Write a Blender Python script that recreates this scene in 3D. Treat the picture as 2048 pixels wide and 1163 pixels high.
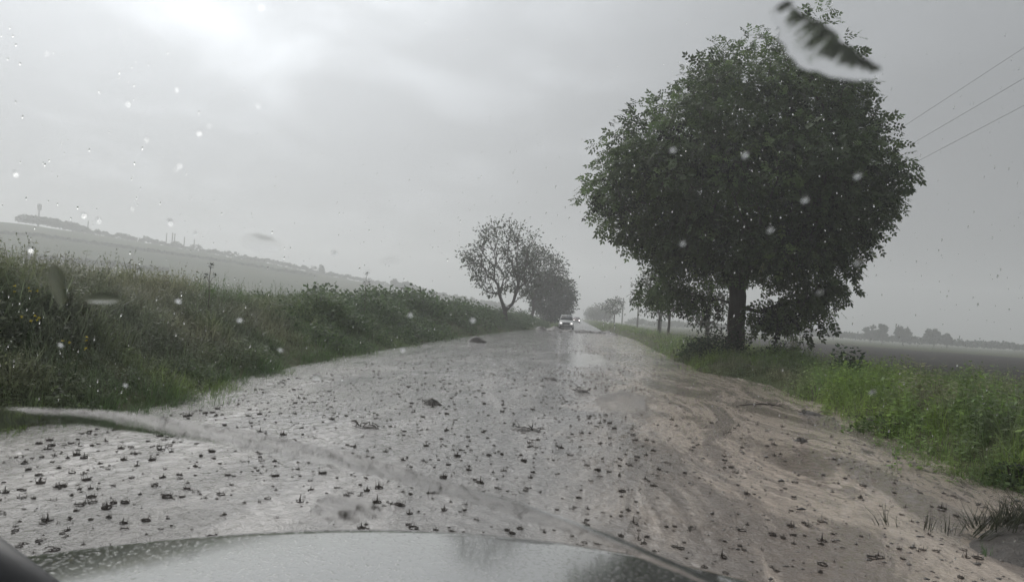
import bpy, math, random
import numpy as np
from mathutils import Vector, Matrix

for o in list(bpy.data.objects):
    bpy.data.objects.remove(o)
S = bpy.context.scene
COL = S.collection
rad = math.radians

# ------------------------------------------------------------------ camera
CAM_H = 1.5
ROLL, PITCH, YAW = rad(3.7), rad(1.71), rad(5.06)
fwd = Vector((-math.sin(YAW)*math.cos(PITCH), math.cos(YAW)*math.cos(PITCH), math.sin(PITCH)))
r0 = Vector((math.cos(YAW), math.sin(YAW), 0)); u0 = r0.cross(fwd)
rgt = r0*math.cos(ROLL) + u0*math.sin(ROLL); upv = u0*math.cos(ROLL) - r0*math.sin(ROLL)
cam = bpy.data.cameras.new('camera')
cam.sensor_width = 36.0
cam.lens = 1490/2048*36
cam.clip_start = 0.05; cam.clip_end = 4000
cam.dof.use_dof = True; cam.dof.focus_distance = 32.0; cam.dof.aperture_fstop = 10.0
cam_o = bpy.data.objects.new('camera', cam); COL.objects.link(cam_o)
cam_o.matrix_world = Matrix(((rgt.x, upv.x, -fwd.x, 0), (rgt.y, upv.y, -fwd.y, 0), (rgt.z, upv.z, -fwd.z, CAM_H), (0, 0, 0, 1)))
S.camera = cam_o

# ------------------------------------------------------------------ sky, sun, exposure
SUN_EL, SUN_AZ = rad(42), rad(-36)          # azimuth from +Y, negative to the left
sun_dir = Vector((math.sin(SUN_AZ)*math.cos(SUN_EL), math.cos(SUN_AZ)*math.cos(SUN_EL), math.sin(SUN_EL)))
W = bpy.data.worlds.new('World'); S.world = W; W.use_nodes = True
nt = W.node_tree; nt.nodes.clear()
def N(t, **kw):
    n = nt.nodes.new(t)
    for k, v in kw.items(): setattr(n, k, v)
    return n
L = lambda a, b: nt.links.new(a, b)
def math_node(op, a, b=None, c=None):
    n = N('ShaderNodeMath', operation=op)
    for i, v in enumerate((a, b, c)):
        if v is None: continue
        if isinstance(v, (int, float)): n.inputs[i].default_value = v
        else: L(v, n.inputs[i])
    return n.outputs[0]
sky = N('ShaderNodeTexSky', sky_type='NISHITA'); sky.sun_disc = False
sky.sun_elevation = SUN_EL; sky.sun_rotation = SUN_AZ; sky.dust_density = 3.0; sky.air_density = 1.0
grey = N('ShaderNodeHueSaturation'); grey.inputs['Saturation'].default_value = 0.05
L(sky.outputs[0], grey.inputs['Color'])
tc = N('ShaderNodeTexCoord')
dot = N('ShaderNodeVectorMath', operation='DOT_PRODUCT'); L(tc.outputs['Generated'], dot.inputs[0]); dot.inputs[1].default_value = sun_dir
ang = math_node('ARCCOSINE', math_node('MINIMUM', dot.outputs['Value'], 0.9999))
q = math_node('DIVIDE', ang, 0.52)
glow = math_node('EXPONENT', math_node('MULTIPLY', math_node('MULTIPLY', q, q), -1.0))
sep = N('ShaderNodeSeparateXYZ'); L(tc.outputs['Generated'], sep.inputs[0])
den = math_node('ADD', math_node('MAXIMUM', sep.outputs[2], 0.0), 0.22)
comb = N('ShaderNodeCombineXYZ')
L(math_node('DIVIDE', sep.outputs[0], den), comb.inputs[0]); L(math_node('DIVIDE', sep.outputs[1], den), comb.inputs[1])
cl = N('ShaderNodeTexNoise'); cl.inputs['Scale'].default_value = 2.1; cl.inputs['Detail'].default_value = 5; cl.inputs['Roughness'].default_value = 0.5
cl.inputs['Distortion'].default_value = 0.4
L(comb.outputs[0], cl.inputs['Vector'])
cm = N('ShaderNodeMapRange'); cm.inputs['From Min'].default_value = 0.44; cm.inputs['From Max'].default_value = 0.74
cm.inputs['To Min'].default_value = 0.0; cm.inputs['To Max'].default_value = 1.0; cm.interpolation_type = 'SMOOTHSTEP'
L(cl.outputs['Fac'], cm.inputs['Value'])
# overcast deck: thin bright breaks near the veiled sun, grey elsewhere, brightened overhead to light the foreground
lum = math_node('ADD', math_node('ADD', math_node('MULTIPLY', math_node('ADD', 1.0, math_node('MULTIPLY', math_node('MAXIMUM', sep.outputs[2], 0.0), 2.2)), 0.70), math_node('MULTIPLY', glow, 4.9)), math_node('MULTIPLY', math_node('MULTIPLY', cm.outputs[0], math_node('ADD', glow, 0.015)), 3.6))
deck = N('ShaderNodeCombineXYZ')
L(math_node('MULTIPLY', lum, 0.95), deck.inputs[0]); L(math_node('MULTIPLY', lum, 1.0), deck.inputs[1]); L(math_node('MULTIPLY', lum, 1.055), deck.inputs[2])
mixs = N('ShaderNodeMixRGB'); mixs.inputs['Fac'].default_value = 0.95
L(grey.outputs[0], mixs.inputs[1]); L(deck.outputs[0], mixs.inputs[2])
bg = N('ShaderNodeBackground'); bg.inputs['Strength'].default_value = 0.1
L(mixs.outputs[0], bg.inputs['Color'])
wo = N('ShaderNodeOutputWorld'); L(bg.outputs[0], wo.inputs['Surface'])

sl = bpy.data.lights.new('sun', 'SUN'); sl.energy = 0.85; sl.angle = rad(45); sl.color = (1.0, 0.97, 0.92)
so = bpy.data.objects.new('sun', sl); COL.objects.link(so)
so.rotation_euler = (-sun_dir).to_track_quat('-Z', 'Y').to_euler()
S.view_settings.view_transform = 'Standard'; S.view_settings.look = 'None'
S.view_settings.exposure = 1.05; S.view_settings.gamma = 1.0; S.view_settings.use_curve_mapping = False
S.render.engine = 'CYCLES'
S.cycles.use_denoising = True; S.cycles.use_adaptive_sampling = True; S.cycles.adaptive_threshold = 0.025
S.cycles.max_bounces = 8; S.cycles.diffuse_bounces = 2; S.cycles.glossy_bounces = 3
S.cycles.transmission_bounces = 6; S.cycles.volume_bounces = 2; S.cycles.transparent_max_bounces = 8
S.cycles.caustics_reflective = False; S.cycles.caustics_refractive = False

# ------------------------------------------------------------------ helpers
rng = np.random.default_rng(7)
def _h(i, j, s):
    n = (i.astype(np.int64)*374761393 + j.astype(np.int64)*668265263 + s*974711) & 0xffffffff
    n = ((n ^ (n >> 13))*1274126177) & 0xffffffff
    return ((n ^ (n >> 16)) & 0xffff)/65535.0
def vn(x, y, s=0):
    x = np.asarray(x, float); y = np.asarray(y, float)
    i = np.floor(x); j = np.floor(y); fx = x-i; fy = y-j
    fx = fx*fx*(3-2*fx); fy = fy*fy*(3-2*fy)
    a = _h(i, j, s); b = _h(i+1, j, s); c = _h(i, j+1, s); d = _h(i+1, j+1, s)
    return (a*(1-fx)+b*fx)*(1-fy)+(c*(1-fx)+d*fx)*fy
def fbm(x, y, s=0, o=4):
    t = 0; amp = 0.5; tot = 0
    for k in range(o):
        t = t+amp*vn(np.asarray(x)*2**k, np.asarray(y)*2**k, s+k*17); tot += amp; amp *= 0.5
    return t/tot
def sstep(t):
    t = np.clip(t, 0, 1); return t*t*(3-2*t)

def mesh_np(name, V, F, mat, parent=None, tint=None, smooth=False):
    """one mesh object from arrays; F is a list of (n,3) / (n,4) index arrays"""
    if not isinstance(F, (list, tuple)): F = [F]
    F = [np.asarray(f, np.int32) for f in F if len(f)]
    V = np.asarray(V, np.float32)
    me = bpy.data.meshes.new(name)
    me.vertices.add(len(V)); me.vertices.foreach_set('co', V.ravel())
    idx = np.concatenate([f.ravel() for f in F]); tot = np.concatenate([np.full(len(f), f.shape[1], np.int32) for f in F])
    me.loops.add(len(idx)); me.loops.foreach_set('vertex_index', idx)
    me.polygons.add(len(tot)); st = np.zeros(len(tot), np.int32); st[1:] = np.cumsum(tot)[:-1]
    me.polygons.foreach_set('loop_start', st)
    if smooth: me.polygons.foreach_set('use_smooth', np.ones(len(tot), bool))
    if tint is not None:
        a = me.attributes.new('tint', 'FLOAT_COLOR', 'POINT')
        c = np.ones((len(V), 4), np.float32); c[:, :3] = tint; a.data.foreach_set('color', c.ravel())
    me.update(calc_edges=True); me.validate()
    me.materials.append(mat)
    ob = bpy.data.objects.new(name, me); COL.objects.link(ob)
    if parent is not None: ob.parent = parent
    return ob
def tag(o, label=None, cat=None, group=None, kind=None):
    if label: o['label'] = label
    if cat: o['category'] = cat
    if group: o['group'] = group
    if kind: o['kind'] = kind
    return o
def empty(name, loc, rz=0.0):
    e = bpy.data.objects.new(name, None); COL.objects.link(e); e.location = loc; e.rotation_euler = (0, 0, rz)
    e.empty_display_size = 0.2
    return e
def grid(xs, ys, zf):
    X, Y = np.meshgrid(xs, ys); Z = zf(X, Y)
    V = np.stack([X, Y, Z], -1).reshape(-1, 3)
    nx, ny = len(xs), len(ys)
    i = np.arange(nx*(ny-1)).reshape(ny-1, nx)[:, :-1].ravel()
    return V, np.stack([i, i+1, i+nx+1, i+nx], 1)
class MB:
    """collects simple solids into one mesh"""
    def __init__(s): s.v = []; s.f4 = []; s.f3 = []; s.n = 0
    def add(s, V, F4=(), F3=()):
        s.v.append(np.asarray(V, float).reshape(-1, 3))
        if len(F4): s.f4.append(np.asarray(F4)+s.n)
        if len(F3): s.f3.append(np.asarray(F3)+s.n)
        s.n += len(s.v[-1]); return s
    def box(s, a, b, bev=0.0):
        x0, y0, z0 = a; x1, y1, z1 = b
        e = bev
        V = []
        for z, k in ((z0, e), (z0+e, 0), (z1-e, 0), (z1, e)):
            V += [(x0+k, y0+e, z), (x0+e, y0+k, z), (x1-e, y0+k, z), (x1-k, y0+e, z), (x1-k, y1-e, z), (x1-e, y1-k, z), (x0+e, y1-k, z), (x0+k, y1-e, z)] if e else \
                 [(x0, y0, z), (x1, y0, z), (x1, y1, z), (x0, y1, z)]
            if not e and z == z0+e and len(V) >= 8: pass
        if not e:
            V = [(x0, y0, z0), (x1, y0, z0), (x1, y1, z0), (x0, y1, z0), (x0, y0, z1), (x1, y0, z1), (x1, y1, z1), (x0, y1, z1)]
            return s.add(V, [(3, 2, 1, 0), (4, 5, 6, 7), (0, 1, 5, 4), (1, 2, 6, 5), (2, 3, 7, 6), (3, 0, 4, 7)])
        F = []
        for r in range(3):
            for k in range(8): F.append((r*8+k, r*8+(k+1) % 8, r*8+8+(k+1) % 8, r*8+8+k))
        F += [(24, 25, 26, 27), (24, 27, 28, 31), (31, 28, 29, 30), (3, 2, 1, 0), (7, 4, 3, 0), (6, 5, 4, 7)]
        return s.add(V, F)
    def prism(s, P, Q):
        """loft between two closed rings of equal length, capped by fans"""
        P = np.asarray(P, float); Q = np.asarray(Q, float); n = len(P)
        V = np.concatenate([P, Q, [P.mean(0)], [Q.mean(0)]])
        F4 = [(k, (k+1) % n, n+(k+1) % n, n+k) for k in range(n)]
        F3 = [((k+1) % n, k, 2*n) for k in range(n)]+[(n+k, n+(k+1) % n, 2*n+1) for k in range(n)]
        return s.add(V, F4, F3)
    def tube(s, pts, r, n=8):
        pts = np.asarray(pts, float); r = np.broadcast_to(np.asarray(r, float), (len(pts),))
        V = []; F = []
        for i, p in enumerate(pts):
            d = pts[min(i+1, len(pts)-1)]-pts[max(i-1, 0)]; d = d/np.linalg.norm(d)
            a = np.cross(d, (0, 0, 1) if abs(d[2]) < .9 else (1, 0, 0)); a /= np.linalg.norm(a); b = np.cross(d, a)
            t = np.arange(n)*2*math.pi/n
            V.append(p+r[i]*(np.cos(t)[:, None]*a+np.sin(t)[:, None]*b))
        m = len(pts)
        for i in range(m-1):
            for k in range(n): F.append((i*n+k, i*n+(k+1) % n, (i+1)*n+(k+1) % n, (i+1)*n+k))
        V = np.concatenate(V+[[pts[0]], [pts[-1]]]); c0 = m*n
        F3 = [((k+1) % n, k, c0) for k in range(n)]+[((m-1)*n+k, (m-1)*n+(k+1) % n, c0+1) for k in range(n)]
        return s.add(V, F, F3)
    def build(s, name, mat, parent=None, smooth=False):
        return mesh_np(name, np.concatenate(s.v), [np.concatenate(s.f4) if s.f4 else [], np.concatenate(s.f3) if s.f3 else []], mat, parent, smooth=smooth)

# ------------------------------------------------------------------ materials
class MT:
    def __init__(s, name):
        s.m = bpy.data.materials.new(name); s.m.use_nodes = True; s.t = s.m.node_tree
        s.b = s.t.nodes['Principled BSDF']; s.o = s.t.nodes['Material Output']
    def n(s, t, **kw):
        n = s.t.nodes.new(t)
        for k, v in kw.items():
            if k in n.inputs: n.inputs[k].default_value = v
            else: setattr(n, k, v)
        return n
    def l(s, a, b): s.t.links.new(a, b); return s
    def set(s, **kw):
        for k, v in kw.items():
            k = k.replace('_', ' ')
            s.b.inputs[k].default_value = (*v, 1) if isinstance(v, tuple) and len(v) == 3 else v
        return s
    def noise(s, scale, detail=4, rough=.55, stretch=None, dist=0.0):
        tc = s.n('ShaderNodeTexCoord'); v = tc.outputs['Object']
        if stretch:
            mp = s.n('ShaderNodeMapping'); mp.inputs['Scale'].default_value = stretch; s.l(v, mp.inputs['Vector']); v = mp.outputs[0]
        n = s.n('ShaderNodeTexNoise', Scale=scale, Detail=detail, Roughness=rough, Distortion=dist); s.l(v, n.inputs['Vector'])
        return n.outputs['Fac']
    def ramp(s, fac, stops):
        r = s.n('ShaderNodeValToRGB'); e = r.color_ramp.elements
        while len(e) > len(stops): e.remove(e[-1])
        while len(e) < len(stops): e.new(0.5)
        for k, (p, c) in enumerate(stops): e[k].position = p; e[k].color = (*c, 1) if len(c) == 3 else c
        s.l(fac, r.inputs['Fac']); return r.outputs['Color']
    def bump(s, h, strength, dist, prev=None):
        b = s.n('ShaderNodeBump', Strength=strength, Distance=dist); s.l(h, b.inputs['Height'])
        if prev is not None: s.l(prev, b.inputs['Normal'])
        return b.outputs['Normal']
def leaf_mat(name, trans=0.3, rough=0.5, gain=1.0):
    m = MT(name)
    a = m.n('ShaderNodeAttribute', attribute_name='tint')
    m.l(a.outputs['Color'], m.b.inputs['Base Color']); m.set(Roughness=rough)
    m.b.inputs['Specular IOR Level'].default_value = 0.35
    t = m.n('ShaderNodeBsdfTranslucent'); m.l(a.outputs['Color'], t.inputs['Color'])
    mx = m.n('ShaderNodeMixShader', Fac=trans); m.l(m.b.outputs[0], mx.inputs[1]); m.l(t.outputs[0], mx.inputs[2]); m.l(mx.outputs[0], m.o.inputs['Surface'])
    return m.m
def plain(name, col, rough=.5, metal=0.0, var=0.15, scale=8.0, bump=0.0, **kw):
    m = MT(name); m.set(Roughness=rough, Metallic=metal)
    f = m.noise(scale, 4)
    c = m.ramp(f, [(0.3, tuple(v*(1-var) for v in col)), (0.7, tuple(v*(1+var) for v in col))])
    m.l(c, m.b.inputs['Base Color'])
    if bump: m.l(m.bump(f, bump, .02), m.b.inputs['Normal'])
    for k, v in kw.items(): m.b.inputs[k.replace('_', ' ')].default_value = v
    return m.m
LEAF = leaf_mat('leaf_green', .5); GRASS = leaf_mat('grass_blade', .5, .5)
def bark_mat(name, col):
    m = MT(name); f = m.noise(5, 6, .65, (1, 1, .18)); g = m.noise(1.2, 3)
    m.l(m.ramp(f, [(.3, tuple(v*.55 for v in col)), (.7, tuple(v*1.3 for v in col))]), m.b.inputs['Base Color'])
    m.l(m.bump(f, .9, .05), m.b.inputs['Normal']); m.set(Roughness=.75); return m.m
BARK = bark_mat('wet_bark', (.07, .058, .048))

# ground: rough grass and soil
m = MT('ground_grass'); a = m.noise(.35, 6, .6); b = m.noise(4, 5)
c1 = m.ramp(a, [(.3, (.05, .062, .028)), (.55, (.068, .075, .035)), (.75, (.085, .075, .05))])
mx = m.n('ShaderNodeMixRGB', blend_type='MULTIPLY', Fac=.5); m.l(c1, mx.inputs[1]); m.l(m.ramp(b, [(.3, (.6, .6, .6)), (.7, (1.2, 1.2, 1.2))]), mx.inputs[2])
m.l(mx.outputs[0], m.b.inputs['Base Color']); m.l(m.bump(b, .6, .1), m.b.inputs['Normal']); m.set(Roughness=.8); m.b.inputs['Specular IOR Level'].default_value = .08; GROUND = m.m
m = MT('hill_grass'); a = m.noise(.02, 5, .55, (1, 1, 2.5)); b = m.noise(.3, 4)
c1 = m.ramp(a, [(.36, (.028, .042, .02)), (.5, (.05, .064, .03)), (.62, (.075, .078, .045))])
mx = m.n('ShaderNodeMixRGB', blend_type='MULTIPLY', Fac=.4); m.l(c1, mx.inputs[1]); m.l(m.ramp(b, [(.3, (.6, .6, .6)), (.7, (1.2, 1.2, 1.2))]), mx.inputs[2])
m.l(mx.outputs[0], m.b.inputs['Base Color']); m.set(Roughness=.9); m.b.inputs['Specular IOR Level'].default_value = .05; HILL = m.m
m = MT('ploughed_soil'); a = m.noise(.12, 5, .6, (.4, 1, 1)); b = m.noise(6, 6, .65)
c1 = m.ramp(a, [(.35, (.022, .02, .017)), (.55, (.033, .029, .024)), (.72, (.04, .042, .026))])
m.l(c1, m.b.inputs['Base Color']); m.l(m.bump(b, .8, .12), m.b.inputs['Normal']); m.set(Roughness=.75); m.b.inputs['Specular IOR Level'].default_value = .1; SOIL = m.m
m = MT('wet_asphalt'); a = m.noise(.5, 5, .6, (1, .25, 1)); b = m.noise(90, 3)
m.l(m.ramp(a, [(.3, (.035, .035, .035)), (.7, (.06, .058, .056))]), m.b.inputs['Base Color'])
m.l(m.ramp(a, [(.35, (.16,)*3), (.7, (.26,)*3)]), m.b.inputs['Roughness']); m.l(m.bump(b, .02, .002), m.b.inputs['Normal']); ASPHALT = m.m
# muddy flood water: silt load streaked along the flow
m = MT('muddy_floodwater'); a = m.noise(.8, 9, .7, (1.2, .26, 1), .9); b = m.noise(14, 5, .6, (1, .8, 1)); d = m.noise(45, 3)
cw = m.ramp(a, [(.32, (.165, .158, .15)), (.5, (.22, .21, .199)), (.6, (.33, .314, .296)), (.72, (.2, .191, .181))])
cm_ = m.ramp(a, [(.3, (.155, .13, .11)), (.46, (.21, .176, .15)), (.55, (.46, .39, .325)), (.6, (.24, .2, .17)), (.75, (.165, .138, .118))])
sx_ = m.n('ShaderNodeSeparateXYZ'); tco = m.n('ShaderNodeTexCoord'); m.l(tco.outputs['Object'], sx_.inputs[0])
ad = m.n('ShaderNodeMath', operation='MULTIPLY_ADD'); m.l(m.noise(.5, 3), ad.inputs[0]); ad.inputs[1].default_value = 2.4; m.l(sx_.outputs[0], ad.inputs[2])
mr_ = m.n('ShaderNodeMapRange'); mr_.inputs['From Min'].default_value = 1.0; mr_.inputs['From Max'].default_value = 2.6; m.l(ad.outputs[0], mr_.inputs['Value'])
mw = m.n('ShaderNodeMixRGB'); m.l(mr_.outputs[0], mw.inputs[0]); m.l(cw, mw.inputs[1]); m.l(cm_, mw.inputs[2]); m.l(mw.outputs[0], m.b.inputs['Base Color'])
mp_ = m.n('ShaderNodeMapping'); mp_.inputs['Location'].default_value = (-.3/1.25, -27.0/6.0, 0); mp_.inputs['Scale'].default_value = (1/1.25, 1/6.0, 0); m.l(tco.outputs['Object'], mp_.inputs['Vector'])
ln_ = m.n('ShaderNodeVectorMath', operation='LENGTH'); m.l(mp_.outputs[0], ln_.inputs[0])
mk_ = m.n('ShaderNodeMapRange', interpolation_type='SMOOTHSTEP'); mk_.inputs['From Min'].default_value = .6; mk_.inputs['From Max'].default_value = 1.2; mk_.inputs['To Min'].default_value = .12; mk_.inputs['To Max'].default_value = 1; m.l(ln_.outputs['Value'], mk_.inputs['Value'])
pt_ = m.ramp(m.noise(.9, 3, .6, (1, .45, 1)), [(.35, (.35,)*3), (.62, (1,)*3)])
ml_ = m.n('ShaderNodeMath', operation='MULTIPLY'); m.l(mk_.outputs[0], ml_.inputs[0]); m.l(pt_, ml_.inputs[1])
b1 = m.n('ShaderNodeBump', Distance=.03); m.l(b, b1.inputs['Height']); m.l(ml_.outputs[0], b1.inputs['Strength'])
b2 = m.n('ShaderNodeBump', Distance=.014); m.l(d, b2.inputs['Height']); m.l(ml_.outputs[0], b2.inputs['Strength']); m.l(b1.outputs[0], b2.inputs['Normal']); nrm = b2.outputs[0]; m.l(nrm, m.b.inputs['Normal']); m.set(Roughness=.05, IOR=1.4); WATER = m.m
m = MT('splash_water'); m.set(Base_Color=(.115, .101, .09), Roughness=.12, IOR=1.33); SPLASH = m.m
m = MT('wet_silt'); a = m.noise(1.5, 9, .72, (1.3, .34, 1), .9); b = m.noise(26, 8, .75)
m.l(m.ramp(a, [(.3, (.12, .1, .086)), (.42, (.18, .152, .13)), (.465, (.48, .405, .335)), (.54, (.4, .335, .28)), (.57, (.17, .143, .122)), (.64, (.24, .202, .172)), (.69, (.44, .37, .31))]), m.b.inputs['Base Color'])
m.l(m.bump(b, 1.0, .05), m.b.inputs['Normal']); m.l(m.ramp(a, [(.3, (.07,)*3), (.7, (.22,)*3)]), m.b.inputs['Roughness']); SILT = m.m
m = MT('dark_mud'); b = m.noise(12, 6, .65); m.l(m.ramp(b, [(.3, (.03, .026, .022)), (.7, (.075, .063, .052))]), m.b.inputs['Base Color'])
m.l(m.bump(b, .9, .05), m.b.inputs['Normal']); m.set(Roughness=.45); MUD = m.m
GRIT = plain('wet_grit', (.1, .088, .078), .3, var=.6, scale=6.0)
CONC = plain('weathered_pole_concrete', (.2, .19, .175), .8, bump=.2)
WOODP = bark_mat('weathered_wood', (.12, .105, .09))
STEEL = plain('galvanised_steel', (.3, .31, .32), .5, .6)
PORC = plain('porcelain_insulator', (.35, .3, .26), .25)
WIREM = plain('aluminium_wire', (.12, .12, .12), .5, .6)
WHITEP = plain('white_painted_plastic', (.7, .7, .68), .5)
BLACKP = plain('black_rubber', (.015, .015, .016), .5)

# ------------------------------------------------------------------ terrain
def eL(y): return np.interp(y, [0, 6.5, 9.4, 12.5, 20, 36, 65, 84, 100, 400], [-5.1, -5.1, -4.8, -5.5, -5.8, -5.9, -4.6, -3.2, -2.75, -2.75])
def eR(y): return np.interp(y, [0, 5, 7, 8.1, 12.8, 20.3, 24.4, 30, 58, 84, 100, 400], [4.5, 4.3, 4.1, 3.85, 4.45, 4.7, 3.5, 3.55, 4.2, 3.6, 3.35, 3.35])
def hb(y): return np.interp(y, [0, 60, 85, 110, 300], [1.4, 1.25, .75, .45, .3])
def road_z(y): return np.interp(y, [0, 66, 92, 1000], [-.03, -.03, .07, .07])
def gz(x, y):
    x = np.asarray(x, float); y = np.asarray(y, float)
    base = road_z(y)-.06
    l = eL(y)-x; rr = x-eR(y)
    zl = hb(y)*(.8+.4*fbm(y*.23, x*.1, 15))*sstep((l+.15)/3.3)+.18*(fbm(x*.6, y*.6, 3)-.5)*sstep(l/1.5)-.55*sstep((l-5)/25)
    zr = .42*sstep((rr+.1)/1.8)+.1*(fbm(x*.7, y*.7, 5)-.5)*sstep(rr)-.75*sstep((rr-4.2)/4)-.6*sstep((rr-20)/120)
    z = base+np.where(l > -.3, zl, 0)*(l > -.15)+np.where(rr > -.1, zr, 0)
    return z
xs = np.unique(np.concatenate([np.arange(-12, 14.01, .25), -12-np.cumsum(.3*1.09**np.arange(62)), 14+np.cumsum(.3*1.09**np.arange(62))])); xs = xs[(xs > -850) & (xs < 850)]
xs = np.concatenate([[-850], xs, [850]])
ys = np.unique(np.concatenate([np.arange(-6, 60, .4), 60+np.cumsum(.45*1.04**np.arange(110)), -6-np.cumsum(.5*1.12**np.arange(30))])); ys = ys[(ys < 850) & (ys > -120)]
ys = np.concatenate([[-120], ys, [850]])
tag(mesh_np('ground', *grid(xs, ys, gz), GROUND, smooth=True), kind='structure')

# road
ys = np.concatenate([np.arange(-8, 100, .5), np.arange(100, 700, 5)])
tag(mesh_np('road', *grid(np.linspace(-2.65, 3.25, 24), ys, lambda X, Y: road_z(Y)+.004-.0012*(X-.3)**2), ASPHALT, smooth=True), kind='structure')

# ploughed field beyond the verge
xs = np.concatenate([np.arange(11.5, 40, .45), 40+np.cumsum(.5*1.035**np.arange(70))]); ys = np.concatenate([np.arange(-10, 60, .45), np.arange(60, 140, 1.0)])
def fz(X, Y):
    row = np.sin((X*.22+Y)*2*math.pi/1.4)
    e = sstep((X-11.5)/1.5)*sstep((140-Y)/4)*sstep((Y+10)/3)
    return gz(X, Y)-.1+e*(.14+.035*row+.16*(fbm(X*1.7, Y*1.7, 9)-.5))
tag(mesh_np('ploughed_field', *grid(xs, ys, fz), SOIL, smooth=True), kind='structure')

# far hill on the left: ridge falling to the right
AZ = np.array([-80, -60, -50, -39.8, -37.8, -35.7, -32, -28, -23.9, -21, -18.1, -15.5, -14, -11.7, -7.9, -4, 0])
EL = np.array([4.2, 4.1, 3.9, 3.62, 3.6, 3.48, 3.2, 2.95, 2.5, 2.2, 1.8, 1.55, 1.25, .8, .35, .0, -.3])
def hill_z(az, d):
    rz = 430*np.tan(np.radians(np.interp(az, AZ, EL)))+CAM_H
    t = (d-150)/(430-150)
    return np.where(t < 1, (rz+1.2)*sstep(t*.92+.0)/sstep(np.array(.92))-1.2, rz-(t-1)*14)+1.6*(fbm(az*.35, d*.012, 21)-.5)*np.clip(t, 0, 1)
az = np.linspace(-78, 0, 200); dd = np.linspace(150, 560, 60)
A, D = np.meshgrid(az, dd); Z = hill_z(A, D)
V = np.stack([D*np.sin(np.radians(A)), D*np.cos(np.radians(A)), Z], -1).reshape(-1, 3)
i = np.arange(200*59).reshape(59, 200)[:, :-1].ravel()
tag(mesh_np('hill', V, np.stack([i, i+1, i+201, i+200], 1), HILL, smooth=True), kind='structure')

# ------------------------------------------------------------------ flood water
ysw = 1.9*1.0066**np.arange(0, 720); ysw = ysw[ysw < 84]
nxw = 330
u = np.linspace(0, 1, nxw); U, Yw = np.meshgrid(u, ysw)
Lw = eL(Yw)-.7; Rw = eR(Yw)+.6; Xw = Lw+(Rw-Lw)*U
calm = np.exp(-(((Xw-.3)/1.25)**2+((Yw-27.0)/6.0)**2)**2)
amp = 1.0*(1-.96*calm)*(.75+.6*fbm(Xw*.4, Yw*.2, 77))
rw = np.random.default_rng(12); Hw = np.zeros_like(Xw)
row_sp = np.gradient(ysw)[:, None]; Xd = Xw+.12*(fbm(Xw*1.3, Yw*1.3, 57, 2)-.5); Yd = Yw+.12*(fbm(Xw*1.1, Yw*1.2, 58, 2)-.5)
for k in range(46):
    lam = .065*(.24/.065)**rw.random(); th = rw.uniform(0, 2*math.pi); ph = rw.random()*6.283
    fade = np.clip((lam/np.maximum(row_sp*abs(math.sin(th)), .02)-2)/1.5, 0, 1)
    Hw += fade*(.00095*(lam/.2)**.8)*np.sin(2*math.pi/lam*(Xd*math.cos(th)+Yd*math.sin(th))+ph)
patch = .5+.9*sstep((fbm(Xw*.8, Yw*.35, 59, 3)-.3)/.4)
Hw = Hw*patch*(1-.96*calm)
V = np.stack([Xw, Yw, .03+Hw], -1).reshape(-1, 3)
i = np.arange(nxw*(len(ysw)-1)).reshape(len(ysw)-1, nxw)[:, :-1].ravel()
tag(mesh_np('floodwater', V, np.stack([i, i+1, i+nxw+1, i+nxw], 1), WATER, smooth=True), kind='structure')
# silt washed over the right lane, breaking the surface in long tongues
xs = np.linspace(.3, 5.2, 160); ys = 2.4*1.0095**np.arange(0, 420); ys = ys[ys < 50]
def siltz(X, Y):
    mk = sstep((X-.4)/1.2)*sstep((Y-1)/3)*sstep((46-Y)/22)
    t = fbm(X*1.1+.12*Y, Y*.16, 61, 4)
    edge = np.exp(-((X-.85-.05*np.sin(Y*.9))/.06)**2)*.012
    e = sstep((X-eR(Y)+.9)/.8)
    mound = np.exp(-(((X-3.55)/.75)**2+((Y-5.75)/.55)**2))*.13
    return -.065+mk*(.17*(t-.34)+edge*.8+.04*(fbm(X*6, Y*3.2, 63, 4)-.5))+.05*e+mound+.03*sstep((X-1.5)/3)
tag(mesh_np('silt_bank', *grid(xs, ys, siltz), SILT, smooth=True), kind='structure')
# mud ridge where the flood ends
xs = np.linspace(-4.8, 5.6, 160); ys = np.linspace(70, 88, 60)
tag(mesh_np('mud_ridge', *grid(xs, ys, lambda X, Y: -.09+road_z(Y)+(.5*np.clip(fbm(X*.9, Y*.5, 71, 4)-.4, 0, 1)*2+.12)*np.exp(-((Y-80-.5*np.sin(X))/4.5)**2)*(.6+.4*np.sin(X*2.1)**2)), MUD, smooth=True), kind='structure')

# ------------------------------------------------------------------ plants
def quads_to(Vs, Cs=None):
    V = np.concatenate(Vs).reshape(-1, 3)
    return V, np.arange(len(V)).reshape(-1, 4)
def blade(rg, base, ang, h, w, lean, segs=2):
    """grass blade as a ribbon of quads"""
    dx, dy = math.cos(ang), math.sin(ang); sx, sy = -dy, dx
    out = []
    for k in range(segs):
        t0, t1 = k/segs, (k+1)/segs
        def P(t, s):
            o = lean*h*t*t; ww = w*(1-t*.85)
            return (base[0]+dx*o+sx*s*ww/2, base[1]+dy*o+sy*s*ww/2, base[2]+h*t*(1-.25*lean*t))
        out += [P(t0, -1), P(t0, 1), P(t1, 1), P(t1, -1)]
    return out
def leafq(p, d, L_, w, nrm):
    """one leaf: a kinked rhombus"""
    p = np.asarray(p); d = d/np.linalg.norm(d); s = np.cross(d, nrm); s = s/(np.linalg.norm(s)+1e-9)
    return [tuple(p), tuple(p+d*L_*.45+s*w/2), tuple(p+d*L_), tuple(p+d*L_*.45-s*w/2)]
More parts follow.
